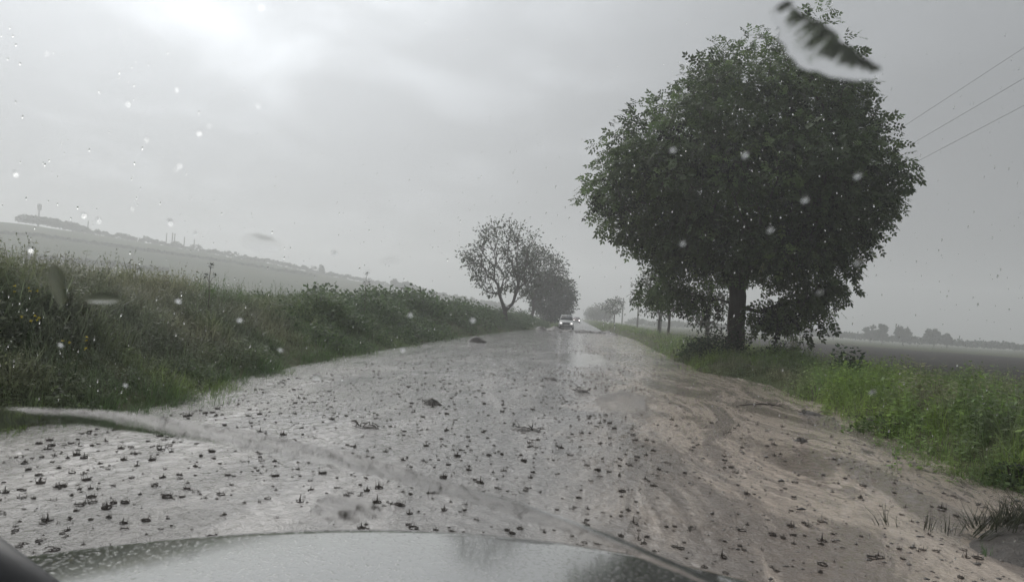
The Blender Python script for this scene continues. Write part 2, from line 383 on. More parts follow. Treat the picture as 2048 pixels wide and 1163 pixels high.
def grass_tuft(seed, n=18, h=.45, w=.012, spread=.14):
    rg = random.Random(seed); v = []
    for _ in range(n):
        a = rg.random()*6.283; r = spread*math.sqrt(rg.random())
        v += blade(rg, (r*math.cos(a), r*math.sin(a), -.03), a+rg.uniform(-.8, .8), h*rg.uniform(.5, 1.1), w*rg.uniform(.7, 1.4), rg.uniform(.15, .8))
    return np.array(v)
def weed(seed, h=.7, stems=4, leaves=12, lw=.05, ll=.1, spread=.2, top=False):
    rg = random.Random(seed); v = []
    for _ in range(stems):
        a = rg.random()*6.283; lean = rg.uniform(.05, .4); hh = h*rg.uniform(.65, 1.1); b = (spread*rg.uniform(-1, 1)*.6, spread*rg.uniform(-1, 1)*.6, -.03)
        v += blade(rg, b, a, hh, .01, lean)
        for k in range(leaves):
            t = .12+.88*(k+rg.random())/leaves
            o = lean*hh*t*t; p = np.array((b[0]+math.cos(a)*o, b[1]+math.sin(a)*o, b[2]+hh*t*(1-.25*lean*t)))
            la = rg.random()*6.283; d = np.array((math.cos(la), math.sin(la), rg.uniform(-.5, .6)))
            s = rg.uniform(.6, 1.2)*(1.15-.6*t)
            v += leafq(p, d, ll*s, lw*s, np.array((rg.uniform(-.4, .4), rg.uniform(-.4, .4), 1)))
    return np.array(v)
def mound(seed, r=.6, h=.7, n=150, ll=.09, lw=.06):
    rg = random.Random(seed); v = []
    for _ in range(n):
        a = rg.random()*6.283; ph = math.acos(rg.random()); k = rg.uniform(.55, 1.08)
        nn = np.array((math.sin(ph)*math.cos(a), math.sin(ph)*math.sin(a), math.cos(ph)))
        p = nn*k*np.array((r, r, h))
        d = np.array((rg.gauss(0, 1), rg.gauss(0, 1), rg.gauss(-.2, .5)))+nn*.6
        v += leafq(p, d, ll*rg.uniform(.6, 1.3), lw*rg.uniform(.6, 1.3), nn+np.array((rg.gauss(0, .4), rg.gauss(0, .4), 0)))
    return np.array(v)
def stalk(seed, h=1.1):
    rg = random.Random(seed); v = []
    for _ in range(3):
        a = rg.random()*6.283; b = (rg.uniform(-.1, .1), rg.uniform(-.1, .1), 0); hh = h*rg.uniform(.6, 1)
        v += blade(rg, b, a, hh, .008, .15, 3)
        for k in range(14):
            t = .5+.5*rg.random(); p = np.array((b[0]+math.cos(a)*.15*hh*t*t, b[1]+math.sin(a)*.15*hh*t*t, hh*t*.97)); d = np.array((rg.uniform(-1, 1), rg.uniform(-1, 1), .8))
            v += leafq(p, d, .05, .016, np.array((0, 0, 1.)))
    return np.array(v)
def scatter(name, variants, P, scale, tint, jitter=.25, mat=GRASS, sz=None, tiltn=.12, label=None, cat=None, parent=None):
    P = np.asarray(P); n = len(P); Vs = []; Cs = []
    pick = rng.integers(0, len(variants), n)
    for k, var in enumerate(variants):
        id_ = np.where(pick == k)[0]
        if not len(id_): continue
        a = rng.random(len(id_))*6.283; c, s = np.cos(a), np.sin(a); sc = scale[id_]; szz = sc if sz is None else sz[id_]
        x = var[None, :, 0]; y = var[None, :, 1]; z = var[None, :, 2]
        X = (x*c[:, None]-y*s[:, None])*sc[:, None]; Y = (x*s[:, None]+y*c[:, None])*sc[:, None]; Zz = z*szz[:, None]
        tx = rng.normal(0, tiltn, len(id_))[:, None]; ty = rng.normal(0, tiltn, len(id_))[:, None]
        V = np.stack([X+tx*Zz+P[id_, 0:1], Y+ty*Zz+P[id_, 1:2], Zz+P[id_, 2:3]], -1)
        nq = len(var)//4
        j = 1+jitter*rng.normal(0, 1, (len(id_), nq, 1)); j = np.repeat(np.clip(j, .4, 1.9), 4, 1)
        C = tint[id_][:, None, :]*j
        Vs.append(V.reshape(-1, 3)); Cs.append(C.reshape(-1, 3))
    V = np.concatenate(Vs); C = np.concatenate(Cs)
    o = mesh_np(name, V, np.arange(len(V)).reshape(-1, 4), mat, parent, tint=C)
    return o
def palette(w, cols):
    """mix colours by weight rows"""
    w = np.asarray(w); return (w[:, :, None]*np.array(cols)[None]).sum(1)/w.sum(1)[:, None]
GRN = (.10, .16, .052); DKG = (.058, .102, .046); DRY = (.31, .268, .2); PUR = (.26, .23, .222); YEL = (.2, .26, .06); BRI = (.15, .25, .06)

def bank_points(n, y0, y1, l0, l1, dens_pow=1.0):
    """points on the left bank; l = distance in from the water's edge"""
    y = y0*(y1/y0)**(rng.random(n)**dens_pow); l = l0+(l1-l0)*rng.random(n)
    x = eL(y)-l-.35*(fbm(y*1.1, y*0+2.3, 8)-.5)*2
    return x, y, l
def left_tint(x, y, l):
    n1 = fbm(x*.9, y*.45, 101); n2 = fbm(x*.5, y*.3, 103)
    dry = np.clip((n1-.42)*5, 0, 1)*np.clip((l-.5)/1, 0, 1)*np.clip((26-y)/10, .12, 1)
    pur = np.clip((n2-.45)*4, 0, 1)*np.clip((l-.5)/1, 0, 1)*np.clip((24-y)/10, .1, 1)
    yel = np.clip((vn(x*1.1, y*.7, 107)-.72)*4, 0, 1)*.8
    w = np.stack([np.full_like(x, .75), np.clip(.3+(n2-.5)*2+np.clip((y-15)/20, 0, .8), .1, 2), dry*1.0, pur*.8, yel*1.5], 1)
    return 1.2*palette(w, [GRN, DKG, DRY, PUR, YEL])
def crest(x, y): return .4+1.3*np.clip(vn(x*.5+3, y*.5, 111)*.55+vn(x*1.3, y*1.2, 113)*.45, 0, 1)**1.3
GT = [grass_tuft(k, 11, .5, .015, .17) for k in range(6)]
GTS = [grass_tuft(40+k, 9, .5, .03, .22) for k in range(4)]
WD = [weed(k, .7, 4, 8, .066, .125) for k in range(6)]
WDS = [weed(60+k, .8, 4, 7, .085, .165, .28) for k in range(5)]
MD = [mound(k, .5, .55, 140, .08, .05) for k in range(5)]
MDF = [mound(30+k, .75, .75, 190, .125, .088) for k in range(5)]
ST = [stalk(k) for k in range(5)]
# near bank grass and weeds
x, y, l = bank_points(6800, 4.2, 28, -.25, 6); P = np.stack([x, y, gz(x, y)], 1)
tag(scatter('bank_grass', GT, P, crest(x, y)*rng.uniform(.5, 1.35, len(x))*np.clip(.4+l*.25, .4, 1), left_tint(x, y, l)), 'rough wet grass covering the near roadside bank', 'grass', kind='stuff')
x, y, l = bank_points(5400, 4.2, 32, .05, 6.2); P = np.stack([x, y, gz(x, y)], 1)
tag(scatter('bank_weeds', WD, P, crest(x, y)*rng.uniform(.35, 1.05, len(x))*np.clip(.3+l*.25, .35, 1), left_tint(x, y, l)*.95, mat=LEAF), 'tangled leafy weeds and dry stems on the near roadside bank', 'weeds', kind='stuff')
x, y, l = bank_points(420, 6, 40, 2.0, 5); P = np.stack([x, y, gz(x, y)], 1)
tag(scatter('dry_stalk_weeds', ST, P, rng.uniform(.45, .95, len(x)), left_tint(x, y, l)*.9), 'thin dry weed stalks along the top of the bank', 'weeds', kind='stuff')
# farther bank: brambles and coarse grass down to the water
x, y, l = bank_points(3800, 20, 105, -.25, 7, 1.0); P = np.stack([x, y, gz(x, y)], 1)
tag(scatter('far_bank_weeds', WDS+GTS+GTS, P, crest(x, y)*rng.uniform(.5, 1.2, len(x))*np.clip(.4+l*.25, .4, 1), left_tint(x, y, l), mat=LEAF), 'coarse grass and weeds on the far stretch of the bank', 'weeds', kind='stuff')
x, y, l = bank_points(560, 19, 95, .5, 5.5, .9); P = np.stack([x, y, gz(x, y)-.1], 1)
tag(scatter('bramble_undergrowth', MDF, P, crest(x, y)*rng.uniform(.6, 1.65, len(x))*np.clip(.5+l*.2, .5, 1)*np.clip(y/36, .65, 1), palette(np.stack([rng.random(len(x)), rng.random(len(x))+.6, np.full(len(x), .1)], 1), [GRN, DKG, DRY]), mat=LEAF, tiltn=.05), 'dense dark green bramble thicket along the bank top', 'undergrowth', kind='stuff')
x, y, l = bank_points(560, 5, 24, .6, 5.5, .9); P = np.stack([x, y, gz(x, y)-.1], 1)
tag(scatter('bank_shrubbery', MD, P, crest(x, y)*rng.uniform(.3, .85, len(x)), left_tint(x, y, l)*.9, mat=LEAF, tiltn=.05), 'low leafy shrubs tangled over the near bank', 'shrubbery', kind='stuff')
# right verge
def verge_points(n, y0, y1, l0, l1):
    y = y0*(y1/y0)**rng.random(n); l = l0+(l1-l0)*rng.random(n)**.8
    x = eR(y)+l+.3*(fbm(y*1.3, y*0+9.1, 12)-.5)*2
    return x, y, l
def right_tint(x, y, l):
    n1 = fbm(x*.8, y*.4, 201); n2 = fbm(x*.6, y*.5, 203)
    w = np.stack([np.full_like(x, .4), np.clip((n1-.5)*6, 0, 1.3), np.clip((n2-.48)*4, 0, .8)*np.clip(l, .2, 1), np.clip((.52-n1)*8, 0, 1.5), np.clip((.5-n2)*7, 0, 1.6)], 1)
    return 1.22*palette(w, [GRN, DKG, DRY, BRI, YEL])
x, y, l = verge_points(4700, 4.0, 32, -.4, 7.5); P = np.stack([x, y, gz(x, y)], 1)
tag(scatter('verge_grass', GT, P, rng.uniform(.5, 1.1, len(x))*np.clip(.4+l*.5, .45, 1), right_tint(x, y, l)), 'lush green grass on the verge beside the muddy lane', 'grass', kind='stuff')
x, y, l = verge_points(4000, 4.0, 40, -.25, 7.5); P = np.stack([x, y, gz(x, y)], 1)
tag(scatter('verge_weeds', WD, P, rng.uniform(.45, 1.2, len(x))*(.6+.8*vn(x*.8, y*.8, 215))*np.clip(.5+l*.4, .5, 1), right_tint(x, y, l), mat=LEAF), 'bright leafy weeds mixed into the verge grass', 'weeds', kind='stuff')
x, y, l = verge_points(2600, 28, 140, -.1, 9); P = np.stack([x, y, gz(x, y)], 1)
tag(scatter('far_verge_grass', GTS+WDS[:2], P, rng.uniform(.5, 1.0, len(x))*np.clip(.4+l*.3, .45, 1), right_tint(x, y, l)), 'grass strip running on beside the far road', 'grass', kind='stuff')
n = 2200; y = 95*(380/95)**rng.random(n); s = rng.random(n) < .5; l = rng.random(n)*9
x = np.where(s, -2.75-l-.1, 3.4+l); P = np.stack([x, y, gz(x, y)], 1)
tag(scatter('distant_verge_grass', GTS, P, rng.uniform(.8, 1.6, n), right_tint(x, y, l)*.9), 'far grass edges of the wet road', 'grass', kind='stuff')

# ------------------------------------------------------------------ trees
def build_tree(name, base, clusters, fork, r_trunk, lean=(0, 0), leaves=22, spread=.5, leaf=(.2, .09), pinnate=0, tint=GRN, droop=.4, seed=1, tipr=.008, bark=BARK, seglen=.6, expo=.45, jit=.3, flare=1.5, kd=.28):
    """trunk + limbs grown to every leaf cluster, crown of leaf faces; clusters relative to base"""
    rg = np.random.default_rng(seed)
    root = empty(name, base)
    nodes = [np.array((0, 0, -.25))]; par = [-1]
    nt_ = max(3, int(fork/.4))
    for k in range(1, nt_+1):
        t = k/nt_; nodes.append(np.array((lean[0]*t*t+.03*rg.normal(), lean[1]*t*t+.03*rg.normal(), fork*t))); par.append(len(nodes)-2)
    trunk_n = len(nodes)
    top = nodes[-1]
    cl_ = np.asarray(clusters, float); order = np.argsort(np.linalg.norm((cl_-top)*np.array((1, 1, .8)), axis=1))
    ND = np.zeros((60000, 3)); ND[:trunk_n] = nodes; cnt = trunk_n
    depth = np.zeros(60000); depth[:trunk_n] = np.linspace(0, .3, trunk_n)
    lo = max(1, int(trunk_n*.72))
    for ci in order:
        p = cl_[ci]; c = ND[lo:cnt]; v = p-c; dist = np.linalg.norm(v, axis=1)
        cost = dist+kd*depth[lo:cnt]+np.maximum(0, c[:, 2]-p[2])*.5
        j = lo+int(np.argmin(cost)); a = ND[j].copy(); d = p-a; ln = np.linalg.norm(d); m_ = max(1, int(ln/seglen))
        bend = np.array((0, 0, 1.))*ln*.12+rg.normal(0, .06, 3)*ln; prev = j
        for k in range(1, m_+1):
            t = k/m_; q_ = a+d*t+bend*math.sin(math.pi*t)*(.8 if m_ > 1 else 0)
            ND[cnt] = q_; depth[cnt] = depth[prev]+ln/m_; par.append(prev); prev = cnt; cnt += 1
    par = np.array(par); tips = np.zeros(cnt)
    child = np.zeros(cnt, int)
    for k in range(1, cnt): child[par[k]] += 1
    tips[child == 0] = 1
    for k in range(cnt-1, 0, -1): tips[par[k]] += tips[k]
    rr = tipr*tips**expo; rr = rr*np.where(rr > tipr*3, r_trunk/rr[trunk_n-1]*.6+.4*1, 1) if False else tipr+(r_trunk-tipr)*((tips-1)/(tips[1]-1))**(expo+.1)
    for k in range(trunk_n): rr[k] = r_trunk*(1+(flare-1)*math.exp(-max(0, ND[k][2])/.45)) if k < trunk_n-1 else rr[k]
    sides = 6; V = np.zeros((cnt*2*sides, 3)); F = []
    a_ = np.arange(sides)*2*math.pi/sides
    mb = MB()
    tr = MB(); tr.tube(ND[:trunk_n], rr[:trunk_n]*(1+.05*rg.normal(0, 1, trunk_n)), 10)
    k = np.arange(trunk_n, cnt); p0 = ND[par[k]]; p1 = ND[k]; d = p1-p0; d /= np.linalg.norm(d, axis=1)[:, None]+1e-9
    s1 = np.cross(d, np.array((.31, .22, .93))); s1 /= np.linalg.norm(s1, axis=1)[:, None]+1e-9; s2 = np.cross(d, s1)
    ring = lambda p, r: p[:, None, :]+r[:, None, None]*(np.cos(a_)[None, :, None]*s1[:, None, :]+np.sin(a_)[None, :, None]*s2[:, None, :])
    r0_ = np.minimum(rr[par[k]], rr[k]*1.5); V = np.concatenate([ring(p0, r0_), ring(p1, rr[k])], 1)
    n_ = len(k); off = (np.arange(n_)*2*sides)[:, None, None]
    fq = np.array([(q2, (q2+1) % sides, sides+(q2+1) % sides, sides+q2) for q2 in range(sides)])[None]+off
    tr.add(V.reshape(-1, 3), fq.reshape(-1, 4))
    tr.build('trunk', bark, root, smooth=True)
    # leaves
    n_l = len(cl_)*leaves
    ci = np.repeat(np.arange(len(cl_)), leaves)
    cen = cl_.mean(0)
    off = rg.normal(0, 1, (n_l, 3)); off *= (rg.random((n_l, 1))**.5)*spread/np.maximum(np.linalg.norm(off, axis=1), 1e-6)[:, None]*1.25
    off[:, 2] *= .8
    p = cl_[ci]+off
    outw = (p-cen); outw /= np.linalg.norm(outw, axis=1)[:, None]+1e-6
    d = off/(np.linalg.norm(off, axis=1)[:, None]+1e-6)*.7+outw*.5+rg.normal(0, .45, (n_l, 3)); d[:, 2] -= droop
    d /= np.linalg.norm(d, axis=1)[:, None]+1e-6
    up = np.array((0, 0, 1.))+rg.normal(0, .5, (n_l, 3)); s = np.cross(d, up); s /= np.linalg.norm(s, axis=1)[:, None]+1e-6; nn = np.cross(s, d)
    sc = rg.uniform(.65, 1.25, (n_l, 1)); LL, LW = leaf
    Q = []
    def lf(pp, dir_, side, l_, w_): Q.append(np.stack([pp, pp+dir_*l_*.5+side*w_*.5, pp+dir_*l_, pp+dir_*l_*.5-side*w_*.5], 1))
    if pinnate:
        lf(p+d*sc*LL*2.0, d, s, sc*LL*1.1, sc*LW*1.1)
        for k2 in range(pinnate):
            t = (.5+1.4*k2/max(1, pinnate-1))
            for sg in (-1, 1):
                dr = d*.55+s*sg*.85-nn*.18; dr /= np.linalg.norm(dr, axis=1)[:, None]
                lf(p+d*sc*LL*t, dr, np.cross(dr, nn), sc*LL*(.75+.12*k2), sc*LW)
    else:
        lf(p, d, s, sc*LL, sc*LW)
    V = np.stack(Q, 1)          # (n_l, leaflets, 4, 3)
    base_c = np.array(tint)*(1+jit*rg.normal(0, 1, (len(cl_), 1))*.6)
    hue = np.array((1.25, 1.1, .8)); mixv = rg.random((len(cl_), 1))*.5
    base_c = base_c*(1-mixv)+base_c*hue*mixv
    C = np.clip(base_c[ci]*(1+.25*rg.normal(0, 1, (n_l, 1))), .008, .3)
    C = np.repeat(C, V.shape[1]*4, 0)
    V = V.reshape(-1, 3)
    mesh_np('crown', V, np.arange(len(V)).reshape(-1, 4), LEAF, root, tint=C)
    return root
def crown_pts(n, table, depth=.95, shell=.55, seed=1, lump=.0, yoff=0):
    """cluster centres inside an outline given as rows (z, xl, xr); depth = y radius / x radius"""
    rg = np.random.default_rng(seed); T = np.array(table); T = T[np.argsort(T[:, 0])]
    zz = np.linspace(T[0, 0], T[-1, 0], 400); wl = np.interp(zz, T[:, 0], T[:, 1]); wr = np.interp(zz, T[:, 0], T[:, 2])
    area = (wr-wl)**2; cdf = np.cumsum(area)/area.sum()
    z = np.interp(rg.random(n), cdf, zz); xl = np.interp(z, zz, wl); xr = np.interp(z, zz, wr)
    a = (xr-xl)/2; th = rg.random(n)*2*math.pi; rr = rg.random(n)**(.5*shell)
    rr = rr*(1+lump*(vn(th*1.6+5, z*.7, seed)-.6))
    return np.stack([(xl+xr)/2+a*rr*np.cos(th), a*depth*rr*np.sin(th)+yoff, z], 1)

# the big walnut
BX, BY = 6.48, 31.0; bz = float(gz(BX, BY))
tab = [(14.5, 8.3, 8.9), (14.1, 7.3, 9.3), (13.4, 6.1, 9.8), (12.7, 5.0, 10.2), (11.9, 3.7, 10.6), (10.9, 2.9, 11.1), (9.6, 1.75, 11.65), (8.2, 1.05, 12.4), (6.9, .15, 12.3), (6.1, .15, 12.0), (5.2, .75, 11.45), (4.6, 1.9, 11.3), (3.9, 2.9, 10.9), (3.2, 3.8, 10.7), (2.6, 5.0, 10.0)]
tab = [(z-bz, a-BX, b-BX) for z, a, b in tab]
cp = crown_pts(860, tab, .9, .6, 3, .0); cl_n = vn(np.arctan2(cp[:, 1], cp[:, 0]-1.4)*1.9+9, cp[:, 2]*.55, 3); cp[:, :2] = np.array((1.4, 0))+(cp[:, :2]-np.array((1.4, 0)))*(.8+.28*cl_n)[:, None]; cp = cp[~((cp[:, 0] > -2.3) & (cp[:, 0] < 2.6) & (cp[:, 2]+bz < 3.75))]; cp = cp[~((cp[:, 2]+bz < 3.4) & (np.random.default_rng(4).random(len(cp)) < .5))]; cp = cp[~((np.hypot(cp[:, 0], cp[:, 1]+.8) < 1.6) & (cp[:, 2] < 2.9)) & ~((cp[:, 0] > .6) & (cp[:, 2] < 2.3) & (np.random.default_rng(8).random(len(cp)) < .6))]
# hanging sprays under the crown on the field side, and a low limb over the road
rg2 = np.random.default_rng(5)
ext = [(7.9-BX+rg2.normal(0, .6), rg2.normal(-1.5, .7), 2.15-bz+rg2.normal(0, .22)) for _ in range(12)]+[(9.4-BX+rg2.normal(0, .7), rg2.normal(-1, .8), 2.9-bz+rg2.normal(0, .3)) for _ in range(14)]
ext += [(3.9-BX+rg2.normal(0, .7), rg2.normal(0, 1.2), 3.0-bz+rg2.normal(0, .3)) for _ in range(12)]
cp = np.concatenate([cp, np.array(ext)])
t = build_tree('walnut_tree', (BX, BY, bz), cp, 2.9, .35, (-.05, .1), leaves=30, spread=.62, leaf=(.17, .09), pinnate=3, tint=(.08, .122, .05), droop=.75, seed=11, tipr=.012, seglen=.55, flare=1.45, jit=.6)
tag(t, 'large broad-crowned walnut tree with thick dark trunk on the grass verge', 'tree')

def rel(tab_, bx, bz_): return [(z-bz_, a-bx, b-bx) for z, a, b in tab_]
# airy trees on the left bank
BX, BY = -6.35, 67.0; bz = float(gz(BX, BY))
tb = rel([(9.9, -8.4, -5.6), (9.2, -9.2, -4.5), (8, -9.8, -3.6), (6.6, -10.8, -3.5), (5.4, -10.4, -3.3), (4.2, -9.6, -3.8), (3.2, -8.6, -4.6)], BX, bz)
t = build_tree('roadside_tree', (BX, BY, bz), crown_pts(300, tb, .8, .6, 5, .2), 1.1, .2, (-.1, 0), leaves=13, spread=.5, leaf=(.27, .14), tint=(.04, .055, .028), droop=.3, seed=21, tipr=.018, seglen=.6, kd=.62)
tag(t, 'airy forked tree with sparse leaves standing on the bank above the brambles', 'tree', 'trees on the bank side of the road')
BX, BY = -5.6, 95.0; bz = float(gz(BX, BY))
tb = rel([(10.4, -6, -4.6), (9.4, -7.6, -2.6), (8, -8.4, -1.4), (6.4, -8.2, -1.4), (4.6, -7.8, -3), (3.2, -7.2, -4.2)], BX, bz)
t = build_tree('roadside_tree', (BX, BY, bz), crown_pts(260, tb, .9, .6, 6, .25), 2.8, .19, (.0, 0), kd=.5, leaves=13, spread=.6, leaf=(.36, .18), tint=(.04, .055, .03), droop=.3, seed=22, tipr=.025, seglen=.7)
tag(t, 'slender straight-trunked tree with feathery top between the airy and the round trees', 'tree', 'trees on the bank side of the road')
BX, BY = -3.9, 118.0; bz = float(gz(BX, BY))
tb = rel([(8.5, -5, -3.3), (7.8, -6.4, -1.6), (6.4, -7.2, -.4), (4.8, -7.4, -.1), (3.2, -7.2, -.3), (1.8, -6.6, -1), (.9, -5.5, -2)], BX, bz)
t = build_tree('round_tree', (BX, BY, bz), crown_pts(230, tb, .95, .55, 7, .12), 1.2, .2, (0, 0), leaves=26, spread=.75, leaf=(.42, .28), tint=(.034, .05, .026), droop=.3, seed=23, tipr=.03, seglen=.8)
tag(t, 'dense round dark tree leaning over the road edge behind the light car', 'tree', 'trees on the bank side of the road')
far = [(-6.5, 165, 7.5, 3.0), (-5.0, 215, 7.0, 3.4), (-5.5, 275, 7.5, 4.0)]
lab = ['grey hazy tree just behind the dense round roadside tree', 'faded tree farther along the bank side of the road', 'palest tree closing the bank side of the road']
for (x, y, h, r), lb in zip(far, lab):
    bz = float(gz(x, y))
    tb = [(h, -r*.3, r*.3), (h*.8, -r*.85, r*.85), (h*.55, -r, r), (h*.3, -r*.9, r*.9), (h*.12, -r*.5, r*.5)]
    t = build_tree('roadside_tree', (x, y, bz), crown_pts(90, tb, 1, .55, int(y), .2), 1.2, .18, leaves=22, spread=.95, leaf=(.6, .4), tint=(.045, .06, .032), seed=int(y), tipr=.03, seglen=1.0)
    tag(t, lb, 'tree', 'trees on the bank side of the road')
# saplings behind the walnut
for (x, y, h, xl, xr, sd, lv, lb) in [(8.05, 66.0, 7.4, 5.0, 11.4, 31, 9, 'slim dark-trunked young tree behind and just left of the walnut'),
                                  (8.5, 78.0, 7.2, 5.6, 10.6, 32, 9, 'young tree farther back, its thin trunk left of the slim dark one'),
                                  (9.6, 56.0, 5.2, 7.6, 11.4, 33, 9, 'small leafy young tree half hidden under the walnut crown')]:
    bz = float(gz(x, y)); w0 = xl-x; w1 = xr-x
    tb = [(h, w0*.25, w1*.25), (h*.85, w0*.75, w1*.7), (h*.65, w0, w1), (h*.45, w0*.95, w1*.95), (h*.25, w0*.6, w1*.6)]
    t = build_tree('young_tree', (x, y, bz), crown_pts(130, tb, .8, .6, sd, .25), h*.3, .11, leaves=lv, spread=.5, leaf=(.3, .16), tint=(.04, .058, .028), seed=sd, tipr=.016, seglen=.5)
    tag(t, lb, 'tree', 'young trees behind the walnut')
x, y = 8.05, 160.0; bz = float(gz(x, y)); h = 5.9
tb = [(h, -.6, .5), (h*.88, -1.7, 1.6), (h*.7, -2.3, 2.0), (h*.52, -2.2, 1.9), (h*.42, -1.4, 1.2)]
t = build_tree('young_tree', (x, y, bz), crown_pts(70, tb, .9, .5, 41, .25), 2.2, .13, leaves=9, spread=.55, leaf=(.5, .26), tint=(.04, .058, .028), seed=41, tipr=.02, seglen=.6)
tag(t, 'small lollipop-shaped tree next to the farthest utility pole', 'tree')
for (x, y, h, r, lb) in [(8.5, 255, 6.2, 4.2, 'rounded grey-green bush tree beyond the small lollipop tree'), (7.5, 330, 6.6, 4.2, 'pale bush tree where the road fades out')]:
    bz = float(gz(x, y)); tb = [(h, -r*.35, r*.3), (h*.75, -r*.85, r*.8), (h*.45, -r, r), (h*.15, -r*.8, r*.8)]
    t = build_tree('bush_tree', (x, y, bz), crown_pts(80, tb, 1, .55, int(y), .2), 1.0, .16, leaves=24, spread=1.0, leaf=(.65, .42), tint=(.045, .06, .032), seed=int(y), tipr=.03, seglen=1)
    tag(t, lb, 'tree', 'bush trees at the far end of the road')

# ------------------------------------------------------------------ shrubs and single plants
def shrub(x, y, r, h, n, ll, tint, label, seed, name='shrub', cat='shrub', grp=None):
    root = empty(name, (x, y, float(gz(x, y))))
    v = mound(seed, r, h, n, ll, ll*.6)
    rg = np.random.default_rng(seed); v = v.reshape(-1, 4, 3)
    lump = .75+.5*vn(np.arctan2(v[:, 0, 1], v[:, 0, 0])*1.5+3, v[:, 0, 2]*3, seed); v = v*lump[:, None, None]
    C = np.repeat(np.clip(np.array(tint)*(1+.3*rg.normal(0, 1, (len(v), 1))), .01, .3), 4, 0)
    v = v.reshape(-1, 3); mesh_np('leaves', v, np.arange(len(v)).reshape(-1, 4), LEAF, root, tint=C)
    mb = MB()
    for k in range(9):
        a = rg.random()*6.283; e = np.array((math.cos(a)*r*.6, math.sin(a)*r*.6, h*.75)); mb.tube([(0, 0, -.1), e*.5+np.array((0, 0, .1)), e], [.018, .012, .005], 5)
    mb.build('stem', BARK, root)
    tag(root, label, cat, grp); return root
shrub(5.55, 29.2, 1.0, 1.0, 1500, .12, (.035, .058, .028), 'dark leafy bush at the foot of the walnut on the road side', 51)
shrub(4.75, 29.8, .75, .7, 900, .11, (.055, .095, .034), 'lighter green bush in front of the dark bush by the walnut', 52)
shrub(8.1, 30.0, .85, .65, 900, .12, (.03, .05, .025), 'low dark bush on the field side of the walnut trunk', 53)
shrub(7.55, 21.5, .5, .75, 500, .13, (.032, .06, .026), 'bluish dark weed clump rising from the verge before the ploughed field', 54)
shrub(4.75, 11.9, .42, .3, 420, .075, (.08, .13, .03), 'bright yellow-green leafy clump at the edge of the muddy lane', 55, 'weed_clump', 'plant')
shrub(4.6, 8.15, .3, .25, 300, .06, (.05, .08, .028), 'small dark leafy plant where the verge meets the silt', 56, 'weed_clump', 'plant')
shrub(9.0, 14.2, .7, .62, 700, .12, (.05, .10, .035), 'leafy green clump at the far side of the verge near the frame edge', 57)
# tall flower stalk above the brambles
def flower_stalk(x, y, h, label, seed, col=(.05, .055, .035)):
    rg = random.Random(seed); root = empty('tall_weed', (x, y, float(gz(x, y))))
    mb = MB(); pts = [(0, 0, -.05), (.02, 0, h*.4), (-.015, 0, h*.75), (.01, 0, h)]; mb.tube(pts, [.012, .011, .008, .006], 5)
    for sd in (-1, 1): mb.tube([(0, 0, h*.68), (sd*.07, 0, h*.78), (sd*.1, .01, h*.8)], .005, 4)
    mb.build('stem', WOODP, root)
    for c, n in (((.01, 0, h), 40), ((-.09, 0, h*.8), 24), ((.1, 0, h*.81), 24)):
        V = []
        for _ in range(n):
            d = np.array((rg.gauss(0, 1), rg.gauss(0, 1), rg.gauss(.2, .8))); V += leafq(np.array(c)+d*.02, d, .055, .03, np.array((.2, .1, 1)))
        V = np.array(V); mesh_np('flower_head', V, np.arange(len(V)).reshape(-1, 4), LEAF, root, tint=np.tile(np.array(col), (len(V), 1)))
    tag(root, label, 'plant')
flower_stalk(-8.0, 27.6, 1.75, 'tall bare weed stalk with clustered head above the bramble bank', 61)
flower_stalk(-7.9, 15.4, 1.15, 'tall weed stalk with dark flower heads on the bank crest, nearer the camera', 62)
# yellow flowers on the near bank
def yflower(x, y, seed, label):
    rg = random.Random(seed); root = empty('yellow_flower', (x, y, float(gz(x, y)))); mb = MB(); V = []
    for k in range(5):
        a = rg.random()*6.283; e = (math.cos(a)*.12, math.sin(a)*.12, rg.uniform(.45, .62)); mb.tube([(0, 0, -.03), (e[0]*.4, e[1]*.4, e[2]*.6), e], .004, 4)
        for _ in range(12):
            d = np.array((rg.gauss(0, 1), rg.gauss(0, 1), rg.gauss(.4, .5))); V += leafq(np.array(e), d, .026, .018, np.array((.3, .1, 1)))
    mb.build('stem', plain('flower_stem_%d' % seed, (.05, .09, .03)), root); V = np.array(V)
    mesh_np('blossom', V, np.arange(len(V)).reshape(-1, 4), LEAF, root, tint=np.tile((.55, .45, .03), (len(V), 1))); tag(root, label, 'flower', 'yellow flowers on the near bank')
for k, (x, y, lb) in enumerate([(-6.35, 8.15, 'yellow-flowered weed lowest on the near bank'), (-6.75, 8.6, 'yellow-flowered weed, uppermost of the cluster on the near bank'), (-5.85, 8.3, 'yellow-flowered weed closest to the water on the near bank'), (-6.55, 7.75, 'yellow-flowered weed, outermost of the cluster towards the frame edge')]): yflower(x, y, 70+k, lb)

